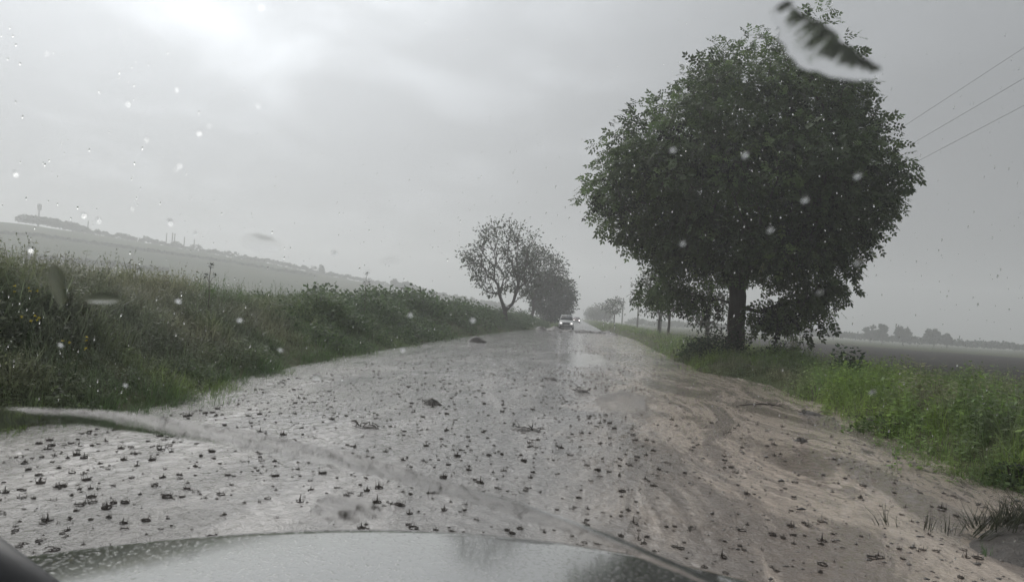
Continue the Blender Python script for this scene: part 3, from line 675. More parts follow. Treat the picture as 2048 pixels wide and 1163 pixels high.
# ------------------------------------------------------------------ far woods and hedges
def blob_mass(name, pts, size, leaf, n, tint, label, cat, kind=None, group=None, seed=1, flat=1.0, base=(0, 0, 0)):
    rg = np.random.default_rng(seed); pts = np.asarray(pts, float); m_ = len(pts); sizes = np.broadcast_to(size, (m_,))
    d = rg.normal(0, 1, (m_, n, 3)); d /= np.linalg.norm(d, axis=2)[..., None]; d[..., 2] = np.abs(d[..., 2])*1.0-.25
    p = pts[:, None, :]+d*sizes[:, None, None]*rg.uniform(.55, 1.08, (m_, n, 1))*np.array((1, 1, flat))
    dr = rg.normal(0, 1, (m_, n, 3)); dr /= np.linalg.norm(dr, axis=2)[..., None]; s = np.cross(dr, rg.normal(0, 1, (m_, n, 3))); s /= np.linalg.norm(s, axis=2)[..., None]+1e-6
    V = np.stack([p-dr*leaf*.5, p+s*leaf*.35, p+dr*leaf*.5, p-s*leaf*.35], 2).reshape(-1, 3)
    C = np.array(tint)*(1+.2*rg.normal(0, 1, (m_, 1)))*np.ones((m_, 1)); C = np.repeat(C, n*4, 0)
    o = mesh_np(name, V-np.array(base), np.arange(len(V)).reshape(-1, 4), LEAF, tint=np.clip(C, .01, .2)); o.location = base
    return tag(o, label, cat, group, kind)
def hp(az, d, dz=0): return (d*math.sin(rad(az)), d*math.cos(rad(az)), float(hill_z(np.array(az), np.array(d)))+dz)
r3 = np.random.default_rng(77)
FAR = (.04, .052, .03)
P = [hp(a, 428+r3.uniform(-6, 8), 2.6+r3.uniform(-.8, .6)-(2.2*max(0, (a+36.6))/1.2 if a > -36.6 else 0)*.4) for a in np.linspace(-38.7, -35.2, 60)]
blob_mass('hilltop_woods', P, 2.6, 1.1, 130, FAR, 'square block of woodland on the hilltop under the radio mast', 'woods', 'stuff', seed=2)
P = [hp(a, 432+r3.uniform(-8, 6), .6+r3.uniform(-.4, 1.0)*(1 if r3.random() < .7 else 2)) for a in np.linspace(-35.4, -14.5, 190)]
blob_mass('ridge_treeline', P, r3.uniform(1.0, 2.3, 190), 1.0, 46, FAR, 'uneven scrubby treeline along the ridge of the hill', 'treeline', 'stuff', seed=3)
for row, (a0, a1, d0, d1, lb) in enumerate([(-44, -20, 330, 345, 'long dark hedge line across the upper hillside'), (-42, -30, 262, 270, 'lower hedge line on the hillside above the bank')]):
    P = [hp(a, np.interp(a, (a0, a1), (d0, d1)), .3+r3.uniform(-.2, .4)) for a in np.linspace(a0, a1, 130)]
    o = blob_mass('hedgerow', P, r3.uniform(.8, 1.3, 130), .8, 40, FAR, lb, 'hedge', 'stuff', seed=5+row)
def far_tree(name, x, y, z, h, r, label, seed, n=26, group=None):
    root = empty(name, (x, y, z)); rg = np.random.default_rng(seed)
    tb = [(h, -r*.4, r*.35), (h*.8, -r*.9, r*.85), (h*.55, -r, r), (h*.3, -r*.7, r*.75)]
    cp_ = crown_pts(n, tb, 1, .5, seed, .25); dpt = rg.normal(0, 1, (n, 60, 3)); dpt /= np.linalg.norm(dpt, axis=2)[..., None]
    p = cp_[:, None]+dpt*r*.42*rg.uniform(.3, 1, (n, 60, 1)); dr = rg.normal(0, 1, p.shape); dr /= np.linalg.norm(dr, axis=2)[..., None]; s = np.cross(dr, rg.normal(0, 1, p.shape)); s /= np.linalg.norm(s, axis=2)[..., None]+1e-6
    lf = .22*r+.25; V = np.stack([p-dr*lf*.5, p+s*lf*.35, p+dr*lf*.5, p-s*lf*.35], 2).reshape(-1, 3)
    mesh_np('crown', V, np.arange(len(V)).reshape(-1, 4), LEAF, root, tint=np.tile(np.array(FAR)*rg.uniform(.85, 1.15), (len(V), 1)))
    mb = MB(); mb.tube([(0, 0, -.3), (.05, 0, h*.3), (0, 0, h*.62)], [.22, .17, .08], 7)
    for k in range(3):
        a = rg.random()*6.283; mb.tube([(0, 0, h*.32), (math.cos(a)*r*.5, math.sin(a)*r*.5, h*.62)], [.12, .04], 5)
    mb.build('trunk', BARK, root); return tag(root, label, 'tree', group)
def ht(az, d, h, r, lb, sd): p = hp(az, d); far_tree('hill_tree', p[0], p[1], p[2]-.2, h, r, lb, sd, group='single trees on the hill')
ht(-19.55, 430, 5.2, 1.9, 'lone small tree standing on the open ridge line', 81)
ht(-13.95, 380, 5.0, 2.6, 'broad hazy tree at the low end of the ridge', 82)
ht(-13.1, 375, 5.6, 3.2, 'rounder hazy tree next to the broad one at the ridge end', 83)
P = [hp(a, 390+r3.uniform(-10, 10), 1.6+r3.uniform(-.7, 1.3)) for a in np.linspace(-12.6, -5.0, 60)]
blob_mass('woods', P, r3.uniform(1.8, 3.2, 60), 1.1, 80, FAR, 'hazy wood running down behind the airy roadside tree', 'woods', 'stuff', seed=9)
# treeline beyond the field on the right
def rp(az, d, z): return (d*math.sin(rad(az)), d*math.cos(rad(az)), z)
P = [rp(a, 330+r3.uniform(-12, 25), .4+r3.uniform(0, .9)) for a in np.linspace(4, 38, 230)]
blob_mass('field_treeline', P, r3.uniform(1.5, 2.7, 230), 1.0, 70, FAR, 'low hazy treeline along the far side of the field', 'treeline', 'stuff', seed=12)
for k, (a, h, r, lb) in enumerate([(16.2, 3.9, 3.0, 'low rounded tree in the far treeline just right of the walnut sprays'), (18.4, 4.0, 2.6, 'flat-topped tree in the far treeline before the paired ones'), (20.75, 4.9, 2.6, 'first of the paired taller trees in the far treeline'), (21.5, 5.4, 2.2, 'second of the paired taller trees in the far treeline'), (22.75, 5.6, 2.7, 'tallest round tree in the middle of the far treeline'), (24.6, 5.3, 2.9, 'wide tree right of the tallest one in the far treeline'), (25.35, 4.1, 1.5, 'small tree ending the taller row in the far treeline')]):
    x, y, z = rp(a, 318, 0); far_tree('field_tree', x, y, float(gz(x, y)), h+1.2, r, lb, 90+k, group='trees in the far field treeline')

# ------------------------------------------------------------------ mast, posts, poles and wires
x, y, z = hp(-37.75, 440)
mast = empty('radio_mast', (x, y, z))
mb = MB(); mb.tube([(0, 0, -.5), (0, 0, 6), (0, 0, 12.6)], [.45, .36, .25], 8); mb.build('pole', STEEL, mast)
for k in range(6):
    a = k*math.pi/3; zz = 10.2 if k % 2 else 11.4; cx, cy = math.cos(a)*.7, math.sin(a)*.7
    mb = MB(); mb.box((cx-.26, cy-.26, zz-.95), (cx+.26, cy+.26, zz+.95), .04); mb.tube([(0, 0, zz), (cx, cy, zz)], .05, 5); mb.build('antenna_panel', WHITEP, mast)
for zz in (9.1, 8.2):
    mb = MB(); t = np.arange(12)*math.pi/6; mb.prism([(.45+.4*math.cos(k)*.2, -.35, zz+.4*math.sin(k)) for k in t], [(.45+.5*math.cos(k), -.6, zz+.5*math.sin(k)) for k in t]); mb.tube([(0, 0, zz), (.45, -.35, zz)], .05, 5); mb.build('dish', WHITEP, mast)
tag(mast, 'radio mast with antenna cluster above the hilltop wood', 'mast')
for a, h, lb in [(-34.95, 4.2, 'lone thin pole on the ridge right beside the hilltop wood'), (-30.15, 4.6, 'first of the bare poles grouped on the ridge'), (-29.78, 5.4, 'second of the bare poles, one of a close pair on the ridge'), (-29.63, 5.2, 'third of the bare poles, the other of the close pair on the ridge'), (-29.0, 4.4, 'fourth, shorter bare pole on the ridge'), (-28.35, 4.0, 'last bare pole lowest along the ridge')]:
    x, y, z = hp(a, 428); root = empty('ridge_pole', (x, y, z))
    mb = MB(); mb.tube([(0, 0, -.5), (0, 0, h), (.02, 0, h+2.2)], [.28, .25, .2], 7); mb.build('pole', WOODP, root)
    mb = MB(); mb.box((-.5, -.06, h+1.4), (.5, .06, h+1.55)); mb.build('crossarm', WOODP, root); tag(root, lb, 'pole', 'bare poles on the ridge')
PX = 12.0
poles = [(-22.0, 11.2, None), (69.5, 8.3, 'nearest utility pole standing behind the walnut trunk'), (108, 7.8, 'utility pole hidden among the young trees by the field'), (148, 7.5, 'concrete utility pole just left of the young trees'), (198, 7.3, 'farthest utility pole beside the small lollipop tree')]
att = []
for y, zt, lb in poles:
    z0 = float(gz(PX, y)); att.append((y, zt))
    if lb is None: lb = 'utility pole carrying the wires beyond the picture edge'
    root = empty('utility_pole', (PX, y, z0)); H = zt-z0
    mb = MB(); mb.tube([(0, 0, -.4), (0, 0, H*.5), (0, 0, H+.15)], [.19, .16, .12], 10); mb.build('post', CONC, root)
    mb = MB(); mb.box((-.06, -.06, 0), (.06, .06, .1))
    for k, dz in enumerate((0, -.85, -1.6)):
        mb = MB(); mb.box((-.55, -.2, H+dz-.16), (.1, -.1, H+dz-.08)); mb.build('bracket_arm', STEEL, root)
        mb = MB(); mb.tube([(-.5, -.15, H+dz-.08), (-.5, -.15, H+dz-.03), (-.5, -.15, H+dz), (-.5, -.15, H+dz+.04)], [.05, .07, .05, .03], 8); mb.build('insulator', PORC, root)
    tag(root, lb, 'pole', 'utility poles along the field edge')
for k, (dz, lb) in enumerate([(0, 'top wire of the overhead power line beside the walnut'), (-.85, 'middle wire of the overhead power line beside the walnut'), (-1.6, 'bottom wire of the overhead power line beside the walnut')]):
    pts = []
    for (y0, z0), (y1, z1) in zip(att[:-1], att[1:]):
        for i in range(24):
            t = i/24; pts.append((PX-.5, y0+(y1-y0)*t-.15, z0+(z1-z0)*t+dz+.05-.35*4*t*(1-t)*abs(y1-y0)/80))
    pts.append((PX-.5, att[-1][0]-.15, att[-1][1]+dz+.05))
    mb = MB(); mb.tube(pts, .0045, 5); o = mb.build('power_line', WIREM); tag(o, lb, 'wire', 'power line wires')
# roadside marker posts
for x, y, lb in [(4.3, 84, 'short white marker post on the verge near the mud ridge'), (4.1, 112, 'short white marker post farther along the verge')]:
    z = float(gz(x, y)); root = empty('marker_post', (x, y, z)); mb = MB(); mb.box((-.06, -.05, -.1), (.06, .05, .95), .015); mb.build('post', WHITEP, root)
    mb = MB(); mb.box((-.063, -.053, .65), (.063, .053, .82)); mb.build('black_band', BLACKP, root); tag(root, lb, 'post', 'roadside marker posts')

# ------------------------------------------------------------------ oncoming cars
GLASSD = plain('dark_car_glass', (.02, .022, .024), .08)
TYRE = plain('tyre_rubber', (.02, .02, .02), .8); RIM = plain('alloy_rim', (.35, .35, .36), .35, .7)
def lampm(name, s):
    m = MT(name); m.set(Base_Color=(.8, .8, .8)); m.b.inputs['Emission Color'].default_value = (1, .97, .95, 1); m.b.inputs['Emission Strength'].default_value = s; return m.m
def car(name, loc, paint, lamp, label, w=1.78, h=1.66, length=4.4):
    root = empty(name, loc); hw = w/2
    def ring(y, pts): return [(x, y, z) for x, z in pts]
    def sec(k, top, bot): return [(-hw*k, bot), (-hw*k*1.0, bot+.3), (-hw*k*.97, top-.12), (-hw*k*.86, top), (hw*k*.86, top), (hw*k*.97, top-.12), (hw*k, bot+.3), (hw*k, bot)]
    st = [(0, .9, .82, .3), (.12, .97, .93, .24), (.5, 1, 1.0, .22), (1.25, 1, 1.06, .22), (3.6, 1, 1.08, .22), (length, .93, 1.0, .3)]
    mb = MB()
    for (a, b) in zip(st[:-1], st[1:]): mb.prism(ring(a[0], sec(a[1], a[2], a[3])), ring(b[0], sec(b[1], b[2], b[3])))
    mb.build('body', paint, root)
    b0 = [(-hw*.93, 1.2, 1.04), (hw*.93, 1.2, 1.04), (hw*.93, length-.15, 1.04), (-hw*.93, length-.15, 1.04)]; t0 = [(-hw*.74, 1.95, h), (hw*.74, 1.95, h), (hw*.74, length-.5, h-.02), (-hw*.74, length-.5, h-.02)]
    mb = MB(); mb.prism(b0, t0); mb.build('cabin', paint, root)
    mb = MB(); mb.box((-hw*.7, 2.0, h-.01), (hw*.7, length-.6, h+.035), .01); mb.build('roof', paint, root)
    lerp = lambda a, b, t: tuple(a[i]+(b[i]-a[i])*t for i in range(3))
    def panel(nm, c, off, mt):
        mb = MB(); A = [np.array(p) for p in c]; n = np.cross(A[1]-A[0], A[3]-A[0]); n /= np.linalg.norm(n); mb.prism([p+n*off for p in A], [p-n*.02 for p in A]); mb.build(nm, mt, root)
    q = lambda a, b, u_, v_: lerp(lerp(b0[a], b0[b], u_), lerp(t0[a], t0[b], u_), v_)
    panel('windscreen', [q(0, 1, .06, .1), q(0, 1, .94, .1), q(0, 1, .93, .9), q(0, 1, .07, .9)], .012, GLASSD)
    for a, b in ((1, 2), (3, 0)):
        for u0_, u1_ in ((.08, .5), (.54, .92)): panel('side_window', [q(a, b, u0_, .15), q(a, b, u1_, .15), q(a, b, u1_, .85), q(a, b, u0_, .85)], .012, GLASSD)
    mb = MB(); mb.box((-hw*.46, -.03, .5), (hw*.46, .06, .8), .02); g = mb.build('grille', BLACKP, root)
    for k in range(3):
        mb = MB(); mb.box((-hw*.44, -.045, .56+k*.08), (hw*.44, -.028, .585+k*.08)); mb.build('grille_bar', RIM, g)
    mb = MB(); mb.box((-hw*.85, -.05, .26), (hw*.85, .1, .44), .04); mb.build('bumper', plain(name+'_bumper_plastic', (.09, .09, .09), .5), root)
    mb = MB(); mb.box((-.26, -.065, .42), (.26, -.04, .52)); mb.build('number_plate', WHITEP, root)
    for sx in (-1, 1):
        cx = sx*hw*.7; t = np.arange(12)*math.pi/6
        mb = MB(); mb.prism([(cx+.17*math.cos(k), .0, .7+.11*math.sin(k)) for k in t], [(cx+.19*math.cos(k), .16, .71+.12*math.sin(k)) for k in t]); hlm = mb.build('headlight', RIM, root)
        mb = MB(); mb.prism([(cx+.13*math.cos(k), -.03, .7+.09*math.sin(k)) for k in t], [(cx+.15*math.cos(k), .05, .7+.1*math.sin(k)) for k in t]); mb.build('lamp', lamp, hlm)
        mb = MB(); mb.box((sx*(hw+.02)-.02*sx-.1*(sx < 0)-0*(sx > 0), 1.5, 1.02), (sx*(hw+.02)-.02*sx+.1*(sx > 0)+.0, 1.62, 1.2), .02) if sx > 0 else mb.box((-hw-.14, 1.5, 1.02), (-hw+.02, 1.62, 1.2), .02); mb.build('mirror', paint, root)
        for wy in (.85, length-.85):
            mb = MB(); x0, x1 = sx*(hw-.2), sx*(hw+.015); pr = lambda r, x: [(x, wy+r*math.cos(k), .33+r*math.sin(k)) for k in np.arange(20)*math.pi/10]
            mb.prism(pr(.33, x0), pr(.33, x1)); wh = mb.build('wheel', TYRE, root)
            mb = MB(); mb.prism(pr(.21, x1-sx*.02), pr(.2, x1+sx*.012)); mb.build('rim', RIM, wh)
    tag(root, label, 'car', 'oncoming cars with headlights on'); return root
car('oncoming_car', (-1.15, 88.0, road_z(88.0)-.02), plain('silver_white_paint', (.72, .72, .71), .25, .0, .03), lampm('headlamp', .65), 'silver-white off-road car at the edge of the flood, headlights on')
car('oncoming_car', (.12, 190.0, .07), plain('dark_red_paint', (.1, .02, .02), .3, .2, .03), lampm('bright_headlamp', 3.5), 'dark red car farther back with two glaring headlights', h=1.5)

# ------------------------------------------------------------------ debris in the water
def clump(x, y, r, h, seed, label, veg=.5):
    rg = np.random.default_rng(seed); root = empty('debris_clump', (x, y, .03))
    nx = 17; xs_ = np.linspace(-1, 1, nx); X, Y = np.meshgrid(xs_, xs_); rr = np.sqrt(X*X+Y*Y)
    Z = h*(np.clip(1-rr**1.6, -.5, 1))*(.5+1.0*fbm(X*2.2+seed, Y*2.2, seed, 3))-.02
    V = np.stack([X*r, Y*r*.6, Z], -1).reshape(-1, 3); i = np.arange(nx*(nx-1)).reshape(nx-1, nx)[:, :-1].ravel()
    mesh_np('mud_lump', V, np.stack([i, i+1, i+nx+1, i+nx], 1), MUD, root, smooth=True)
    mb = MB()
    for k in range(int(7+veg*10)):
        a = rg.random()*6.283; p = np.array((rg.uniform(-.7, .7)*r, rg.uniform(-.4, .4)*r, h*.4)); d = np.array((math.cos(a), math.sin(a)*.6, rg.uniform(.0, .6)))*r*rg.uniform(.3, .6)
        mb = MB(); mb.tube([p, p+d*.5+np.array((0, 0, .01)), p+d], [.006, .005, .002], 4); mb.build('twig', BARK, root)
    tag(root, label, 'debris', 'debris clumps stranded in the flood')
for k, (x, y, r, h, lb) in enumerate([(-2.12, 11.3, .19, .1, 'highest mud and straw clump in the flood, midway to the bank'), (-2.4, 8.75, .2, .05, 'flat dark debris patch nearest the wiper arc'), (-.55, 9.5, .26, .06, 'long dark debris patch in the middle of the flood'), (.2, 14.9, .2, .07, 'dark debris clump right of mid-road where the silt begins'), (-.5, 17.2, .2, .07, 'small debris clump before the bright calm puddle'), (-4.6, 35.0, .5, .3, 'dark clump at the foot of the brambles'), (-3.4, 75, .6, .3, 'mud and branch heap beside the silver car'), (2.55, 79, .7, .18, 'dark mud heap on the right half of the road end'), (4.3, 13.9, .28, .08, 'twiggy debris against the verge by the bright leafy clump'), (3.1, 10.4, .13, .07, 'small round stone-like mud lump on the silt')]): clump(x, y, r, h, 300+k, lb)
# lumps of mud, straw and stones strewn along the end of the flood
rb = np.random.default_rng(31); Vs = []; Fs = []; off = 0
for k in range(190):
    x0 = rb.uniform(-4.4, 4.6); y0 = rb.normal(78.5, 3.2); r_ = rb.uniform(.06, .28); c = np.array((x0, y0, .02+float(road_z(y0))*.6))
    P6 = np.array([(1, 0, .1), (.5, .8, 0), (-.5, .9, .1), (-1, 0, 0), (-.5, -.8, .1), (.5, -.9, 0), (.1, .1, .7), (0, 0, -.4)])*(1+.3*rb.normal(0, 1, (8, 3)))*np.array((r_, r_*.7, r_*.55))+c
    Vs.append(P6); Fs.append(np.array([(k2, (k2+1) % 6, 6) for k2 in range(6)]+[((k2+1) % 6, k2, 7) for k2 in range(6)])+off); off += 8
tag(mesh_np('flood_debris', np.concatenate(Vs), np.concatenate(Fs), MUD), 'line of dark mud lumps and rubble across the road where the flood ends', 'debris', kind='stuff')
# grit and small clods washed over the right lane
ng = 6500; yg = 3.8*(34/3.8)**rb.random(ng); xg = .6+(eR(yg)+.25-.6)*rb.random(ng)**.75
kg = rb.random(ng) < .25+1.2*fbm(xg*1.6, yg*.7, 93, 2); xg, yg = xg[kg], yg[kg]; ng = len(xg)
rg_ = .006*np.exp(rb.normal(0, .55, ng)); rg_ = np.clip(rg_, .003, .03); zg = np.maximum(siltz(xg, yg), .028)
P6 = np.array([(1, 0, .1), (.5, .8, 0), (-.5, .9, .1), (-1, 0, 0), (-.5, -.8, .1), (.5, -.9, 0), (.1, .1, .75), (0, 0, -.4)])
Vg = P6[None]*(1+.3*rb.normal(0, 1, (ng, 8, 3)))*(rg_[:, None, None]*np.array((1.3, 1.1, .9)))+np.stack([xg, yg, zg], 1)[:, None]
f12 = np.array([(k2, (k2+1) % 6, 6) for k2 in range(6)]+[((k2+1) % 6, k2, 7) for k2 in range(6)])[None]+(np.arange(ng)*8)[:, None, None]
tag(mesh_np('gravel', Vg.reshape(-1, 3), f12.reshape(-1, 3), GRIT), 'grit and small clods strewn over the silted right lane', 'gravel', kind='stuff')
# branch lying on the silt
root = empty('fallen_branch', (3.5, 14.1, .08)); mb = MB(); mb.tube([(-.42, 0, 0), (-.2, .07, .03), (.12, .02, .06), (.4, .12, .02)], [.008, .014, .016, .007], 6); mb.build('limb', BARK, root)
for k in range(4):
    mb = MB(); mb.tube([(-.3+.18*k, .03, .04), (-.24+.18*k, .1*(-1)**k, .08), (-.18+.18*k, .16*(-1)**k, .1)], [.008, .006, .003], 4); mb.build('twig', BARK, root)
tag(root, 'thin broken branch washed up on the silt near the verge', 'branch')
# grass on the mud mound at the lower right
def tuft(x, y, z, sc, tint, n, label, seed, name='grass_tuft'):
    rg = np.random.default_rng(seed); P = np.stack([x+rg.normal(0, .22*sc, n), y+rg.normal(0, .12*sc, n), np.zeros(n)], 1); P[:, 2] = np.maximum(siltz(P[:, 0], P[:, 1])+.05, .0)-.01
    o = scatter(name, GT, P-np.array((x, y, 0)), np.full(n, .32*sc)*rg.uniform(.6, 1.2, n), np.tile(np.array(tint), (n, 1)), tiltn=.5); o.location = (x, y, 0); tag(o, label, 'grass tuft')
xs = np.linspace(2.5, 5.2, 60); ys = np.linspace(4.1, 7.0, 60)
tag(mesh_np('mud_mound', *grid(xs, ys, lambda X, Y: siltz(X, Y)-.08+.16*np.exp(-(((X-3.75-.15*np.sin(Y*3))/.8)**2+((Y-5.5)/.75)**2)**1.5)+.05*(fbm(X*5, Y*5, 88)-.5)), MUD, smooth=True), kind='structure')
tuft(3.5, 6.0, 0, 1.6, (.05, .055, .036), 60, 'flattened dark grass tuft on the mud mound in the silt', 1)
tuft(3.35, 5.5, 0, .8, (.07, .15, .045), 9, 'small bright green tuft on the edge of the mud mound', 2)

# ------------------------------------------------------------------ rain splashes
def splash_mesh(seed):
    rg = random.Random(seed); mb = MB(); n = rg.choice((7, 8, 9)); hh = rg.uniform(.55, 1.2); lo = []; hi = []
    V = []; F4 = []; F3 = []
    for k in range(n):
        a = 6.283*k/n+rg.uniform(-.2, .2); r1 = rg.uniform(.75, 1.0); h1 = hh*rg.uniform(.1, .4); r2 = r1*rg.uniform(1.0, 1.25)
        V += [(math.cos(a)*r1*1.05, math.sin(a)*r1*1.05, -.15), (math.cos(a)*r2, math.sin(a)*r2, h1)]
    for k in range(n): F4.append((2*k, 2*((k+1) % n), 2*((k+1) % n)+1, 2*k+1))
    # spikes
    for k in range(n):
        if rg.random() < .6:
            a = 6.283*(k+.5)/n; r1 = .9; h = hh*rg.uniform(.6, 1.6); w = .16; o = len(V); c, s = math.cos(a), math.sin(a)
            V += [(c*r1-s*w, s*r1+c*w, .0), (c*r1+s*w, s*r1-c*w, .0), (c*(r1-.18), s*(r1-.18), 0), (c*(r1+.25*h), s*(r1+.25*h), h)]; F3 += [(o, o+1, o+3), (o+1, o+2, o+3), (o+2, o, o+3)]
    mb.add(V, F4, F3)
    if rg.random() < .45: 
        h = rg.uniform(.7, 1.9); mb.tube([(0, 0, -.1), (rg.uniform(-.1, .1), 0, h*.5), (rg.uniform(-.15, .15), rg.uniform(-.1, .1), h)], [.3, .14, .05], 5)
    for _ in range(rg.randint(1, 4)):
        c = np.array((rg.uniform(-1.3, 1.3), rg.uniform(-1.3, 1.3), rg.uniform(.5, 2.0)*hh)); r = rg.uniform(.06, .13)
        mb.add([c+np.array(v)*r for v in ((1, 0, 0), (-1, 0, 0), (0, 1, 0), (0, -1, 0), (0, 0, 1), (0, 0, -1))], (), [(0, 2, 4), (2, 1, 4), (1, 3, 4), (3, 0, 4), (2, 0, 5), (1, 2, 5), (3, 1, 5), (0, 3, 5)])
    return mb
protos = [splash_mesh(400+k).build('rain_splash', SPLASH, smooth=True) for k in range(9)]
rs = np.random.default_rng(99); n = 9800
y = 3.1*(62/3.1)**(rs.random(n)**1.08); xx = rs.uniform(-5.2, 4.2, n)
keep = (xx > eL(y)+.15) & (xx < eR(y)-.2) & (np.abs(y) > 0)
keep &= rs.random(n) < np.where(xx > .9, .42, 1.0)*np.where((((xx+.2)/1.2)**2+((y-27.5)/5)**2) < 1, .15, 1)
keep &= ~((y < 4.3) & (xx > -1.4)); keep &= rs.random(n) < .25+1.1*fbm(xx*.9, y*.6, 91, 2)**1.5*1.6
xx = xx[keep]; y = y[keep]; o_ = np.argsort(y); xx = xx[o_]; y = y[o_]
sc = .0138*np.exp(rs.normal(0, .52, len(xx))); sc = np.clip(sc, .005, .036)
zz = np.where(xx > .6, np.maximum(siltz(xx, y), .03), .03)
SPL = 'dark crown-shaped rain splash thrown up from the muddy floodwater'
first = [True]*9
for k in range(300):
    v = k % 9; o = protos[v] if first[v] else protos[v].copy()
    if not first[v]: COL.objects.link(o)
    first[v] = False
    o.location = (xx[k], y[k], zz[k]); o.rotation_euler = (0, 0, rs.random()*6.28); s = sc[k]; o.scale = (s*rs.uniform(.8, 1.3), s, s*rs.uniform(.45, 1.0))
    tag(o, SPL, 'splash', 'rain splashes on the floodwater')
Vs = []; F4 = []; F3 = []; off = 0
pv = [np.array([v.co for v in p.data.vertices]) for p in protos]; pf = [[tuple(f.vertices) for f in p.data.polygons] for p in protos]
pq = [np.array([f for f in q if len(f) == 4]) for q in pf]; pt = [np.array([f for f in q if len(f) == 3]) for q in pf]
small_first = sorted(range(9), key=lambda q_: len(pf[q_]))
for k in range(300, len(xx)):
    v = k % 9 if y[k] < 12 else small_first[k % 3]; a = rs.random()*6.28; c, s_ = math.cos(a), math.sin(a); s = sc[k]
    A = pv[v]; Vs.append(np.stack([(A[:, 0]*c-A[:, 1]*s_)*s+xx[k], (A[:, 0]*s_+A[:, 1]*c)*s+y[k], A[:, 2]*s+zz[k]], 1)); F4.append(pq[v]+off); F3.append(pt[v]+off); off += len(A)
tag(mesh_np('distant_rain_splashes', np.concatenate(Vs), [np.concatenate(F4), np.concatenate(F3)], SPLASH, smooth=True), 'mass of small rain splashes farther out on the flood', 'splashes', kind='stuff')

# falling rain: drops in the air
m = MT('rain_drop'); g = m.n('ShaderNodeBsdfGlass', IOR=1.33, Roughness=0.0); m.l(g.outputs[0], m.o.inputs['Surface']); RAIN = m.m
phi = (np.arange(6)*math.pi/3); base = [(0, 0, 1.)]+[(math.cos(p)*s_, math.sin(p)*s_, z_) for z_, s_ in ((.6, .8), (0, 1), (-.6, .8)) for p in phi]+[(0, 0, -1.)]
dv = np.array(base)*np.array((.0019, .0019, .0042)); f3 = [(0, 1+k, 1+(k+1) % 6) for k in range(6)]+[(19, 13+(k+1) % 6, 13+k) for k in range(6)]
f4 = [(1+6*r+k, 7+6*r+k, 7+6*r+(k+1) % 6, 1+6*r+(k+1) % 6) for r in range(2) for k in range(6)]
n = 2900; d = 2.4*(12/2.4)**rs.random(n); az = rs.uniform(-43, 33, n); el = rs.uniform(-14, 24, n)
px = d*np.sin(np.radians(az)); py = d*np.cos(np.radians(az)); pz = CAM_H+d*np.tan(np.radians(el)); ok = (pz > .1) & (py > 1.7)
px, py, pz = px[ok], py[ok], pz[ok]; n = len(px); s = rs.uniform(.6, 1.35, n)
V = dv[None]*s[:, None, None]+np.stack([px, py, pz], 1)[:, None]; V[..., 0] += (dv[None, :, 2]*s[:, None])*.12
off = (np.arange(n)*20)[:, None, None]
tag(mesh_np('rain', V.reshape(-1, 3), [(np.array(f4)[None]+off).reshape(-1, 4), (np.array(f3)[None]+off).reshape(-1, 3)], RAIN, smooth=True), 'falling raindrops in the air', 'rain', kind='stuff')

# ------------------------------------------------------------------ the car the picture is taken from
CX0 = -.12                                        # the car's middle line
m = MT('wet_silver_paint'); f = m.noise(60, 3); m.set(Base_Color=(.33, .335, .33), Metallic=.85, Roughness=.16, Coat_Weight=1.0, Coat_Roughness=.05)
vo = m.n('ShaderNodeTexVoronoi', Scale=95.0, Randomness=1.0); tcv = m.n('ShaderNodeTexCoord'); m.l(tcv.outputs['Object'], vo.inputs['Vector']); m.l(m.bump(m.ramp(vo.outputs['Distance'], [(.0, (1,)*3), (.34, (.0,)*3)]), .5, .003), m.b.inputs['Coat Normal']); PAINT = m.m
own = empty('camera_car', (CX0, .6, 0))
tag(own, 'wet grey bonnet of the car the picture is taken from', 'car')
us = np.linspace(-1, 1, 41); vs = np.linspace(0, 1, 36); U, Vv = np.meshgrid(us, vs)
ye = .76-.33*U**2                                  # front lip, measured from the windscreen base
bend = np.clip((Vv-.72)/.28, 0, 1)                         # the lip rolls over into the nose
Yb = ye*np.minimum(Vv/.72, 1)+.16*np.sin(bend*math.pi/2)
Zb = 1.17-.075*np.minimum(Vv/.72, 1)-.02*U**2-.5*(1-np.cos(bend*math.pi/2))
V = np.stack([U*.78, Yb, Zb], -1).reshape(-1, 3); i = np.arange(41*35).reshape(35, 41)[:, :-1].ravel()
mesh_np('bonnet', V, np.stack([i, i+1, i+42, i+41], 1), PAINT, own, smooth=True)
mb = MB(); mb.box((-.8, -.06, 1.12), (.8, .03, 1.165), .012); mb.build('cowl', BLACKP, own)
for sx in (-1, 1):
    mb = MB(); mb.prism([(sx*.775, 0, 1.14), (sx*.9, -.02, 1.0), (sx*.93, -.02, .6), (sx*.78, 0, .6)], [(sx*.775, .24, 1.06), (sx*.86, .3, .95), (sx*.88, .34, .6), (sx*.75, .34, .6)]); mb.build('wing', PAINT, own)
mb = MB(); mb.box((-.7, .3, .35), (.7, .82, .66), .06); mb.build('bumper', BLACKP, own)
wp = MB(); wp.tube([(-.52, .0, 1.285), (-.37, .0, 1.256), (-.315, .0, 1.226), (-.26, .01, 1.19), (.1, .02, 1.17), (.4, .02, 1.165)], [.02, .027, .025, .016, .01, .008], 10); wp.build('wiper_arm', BLACKP, own, smooth=True)
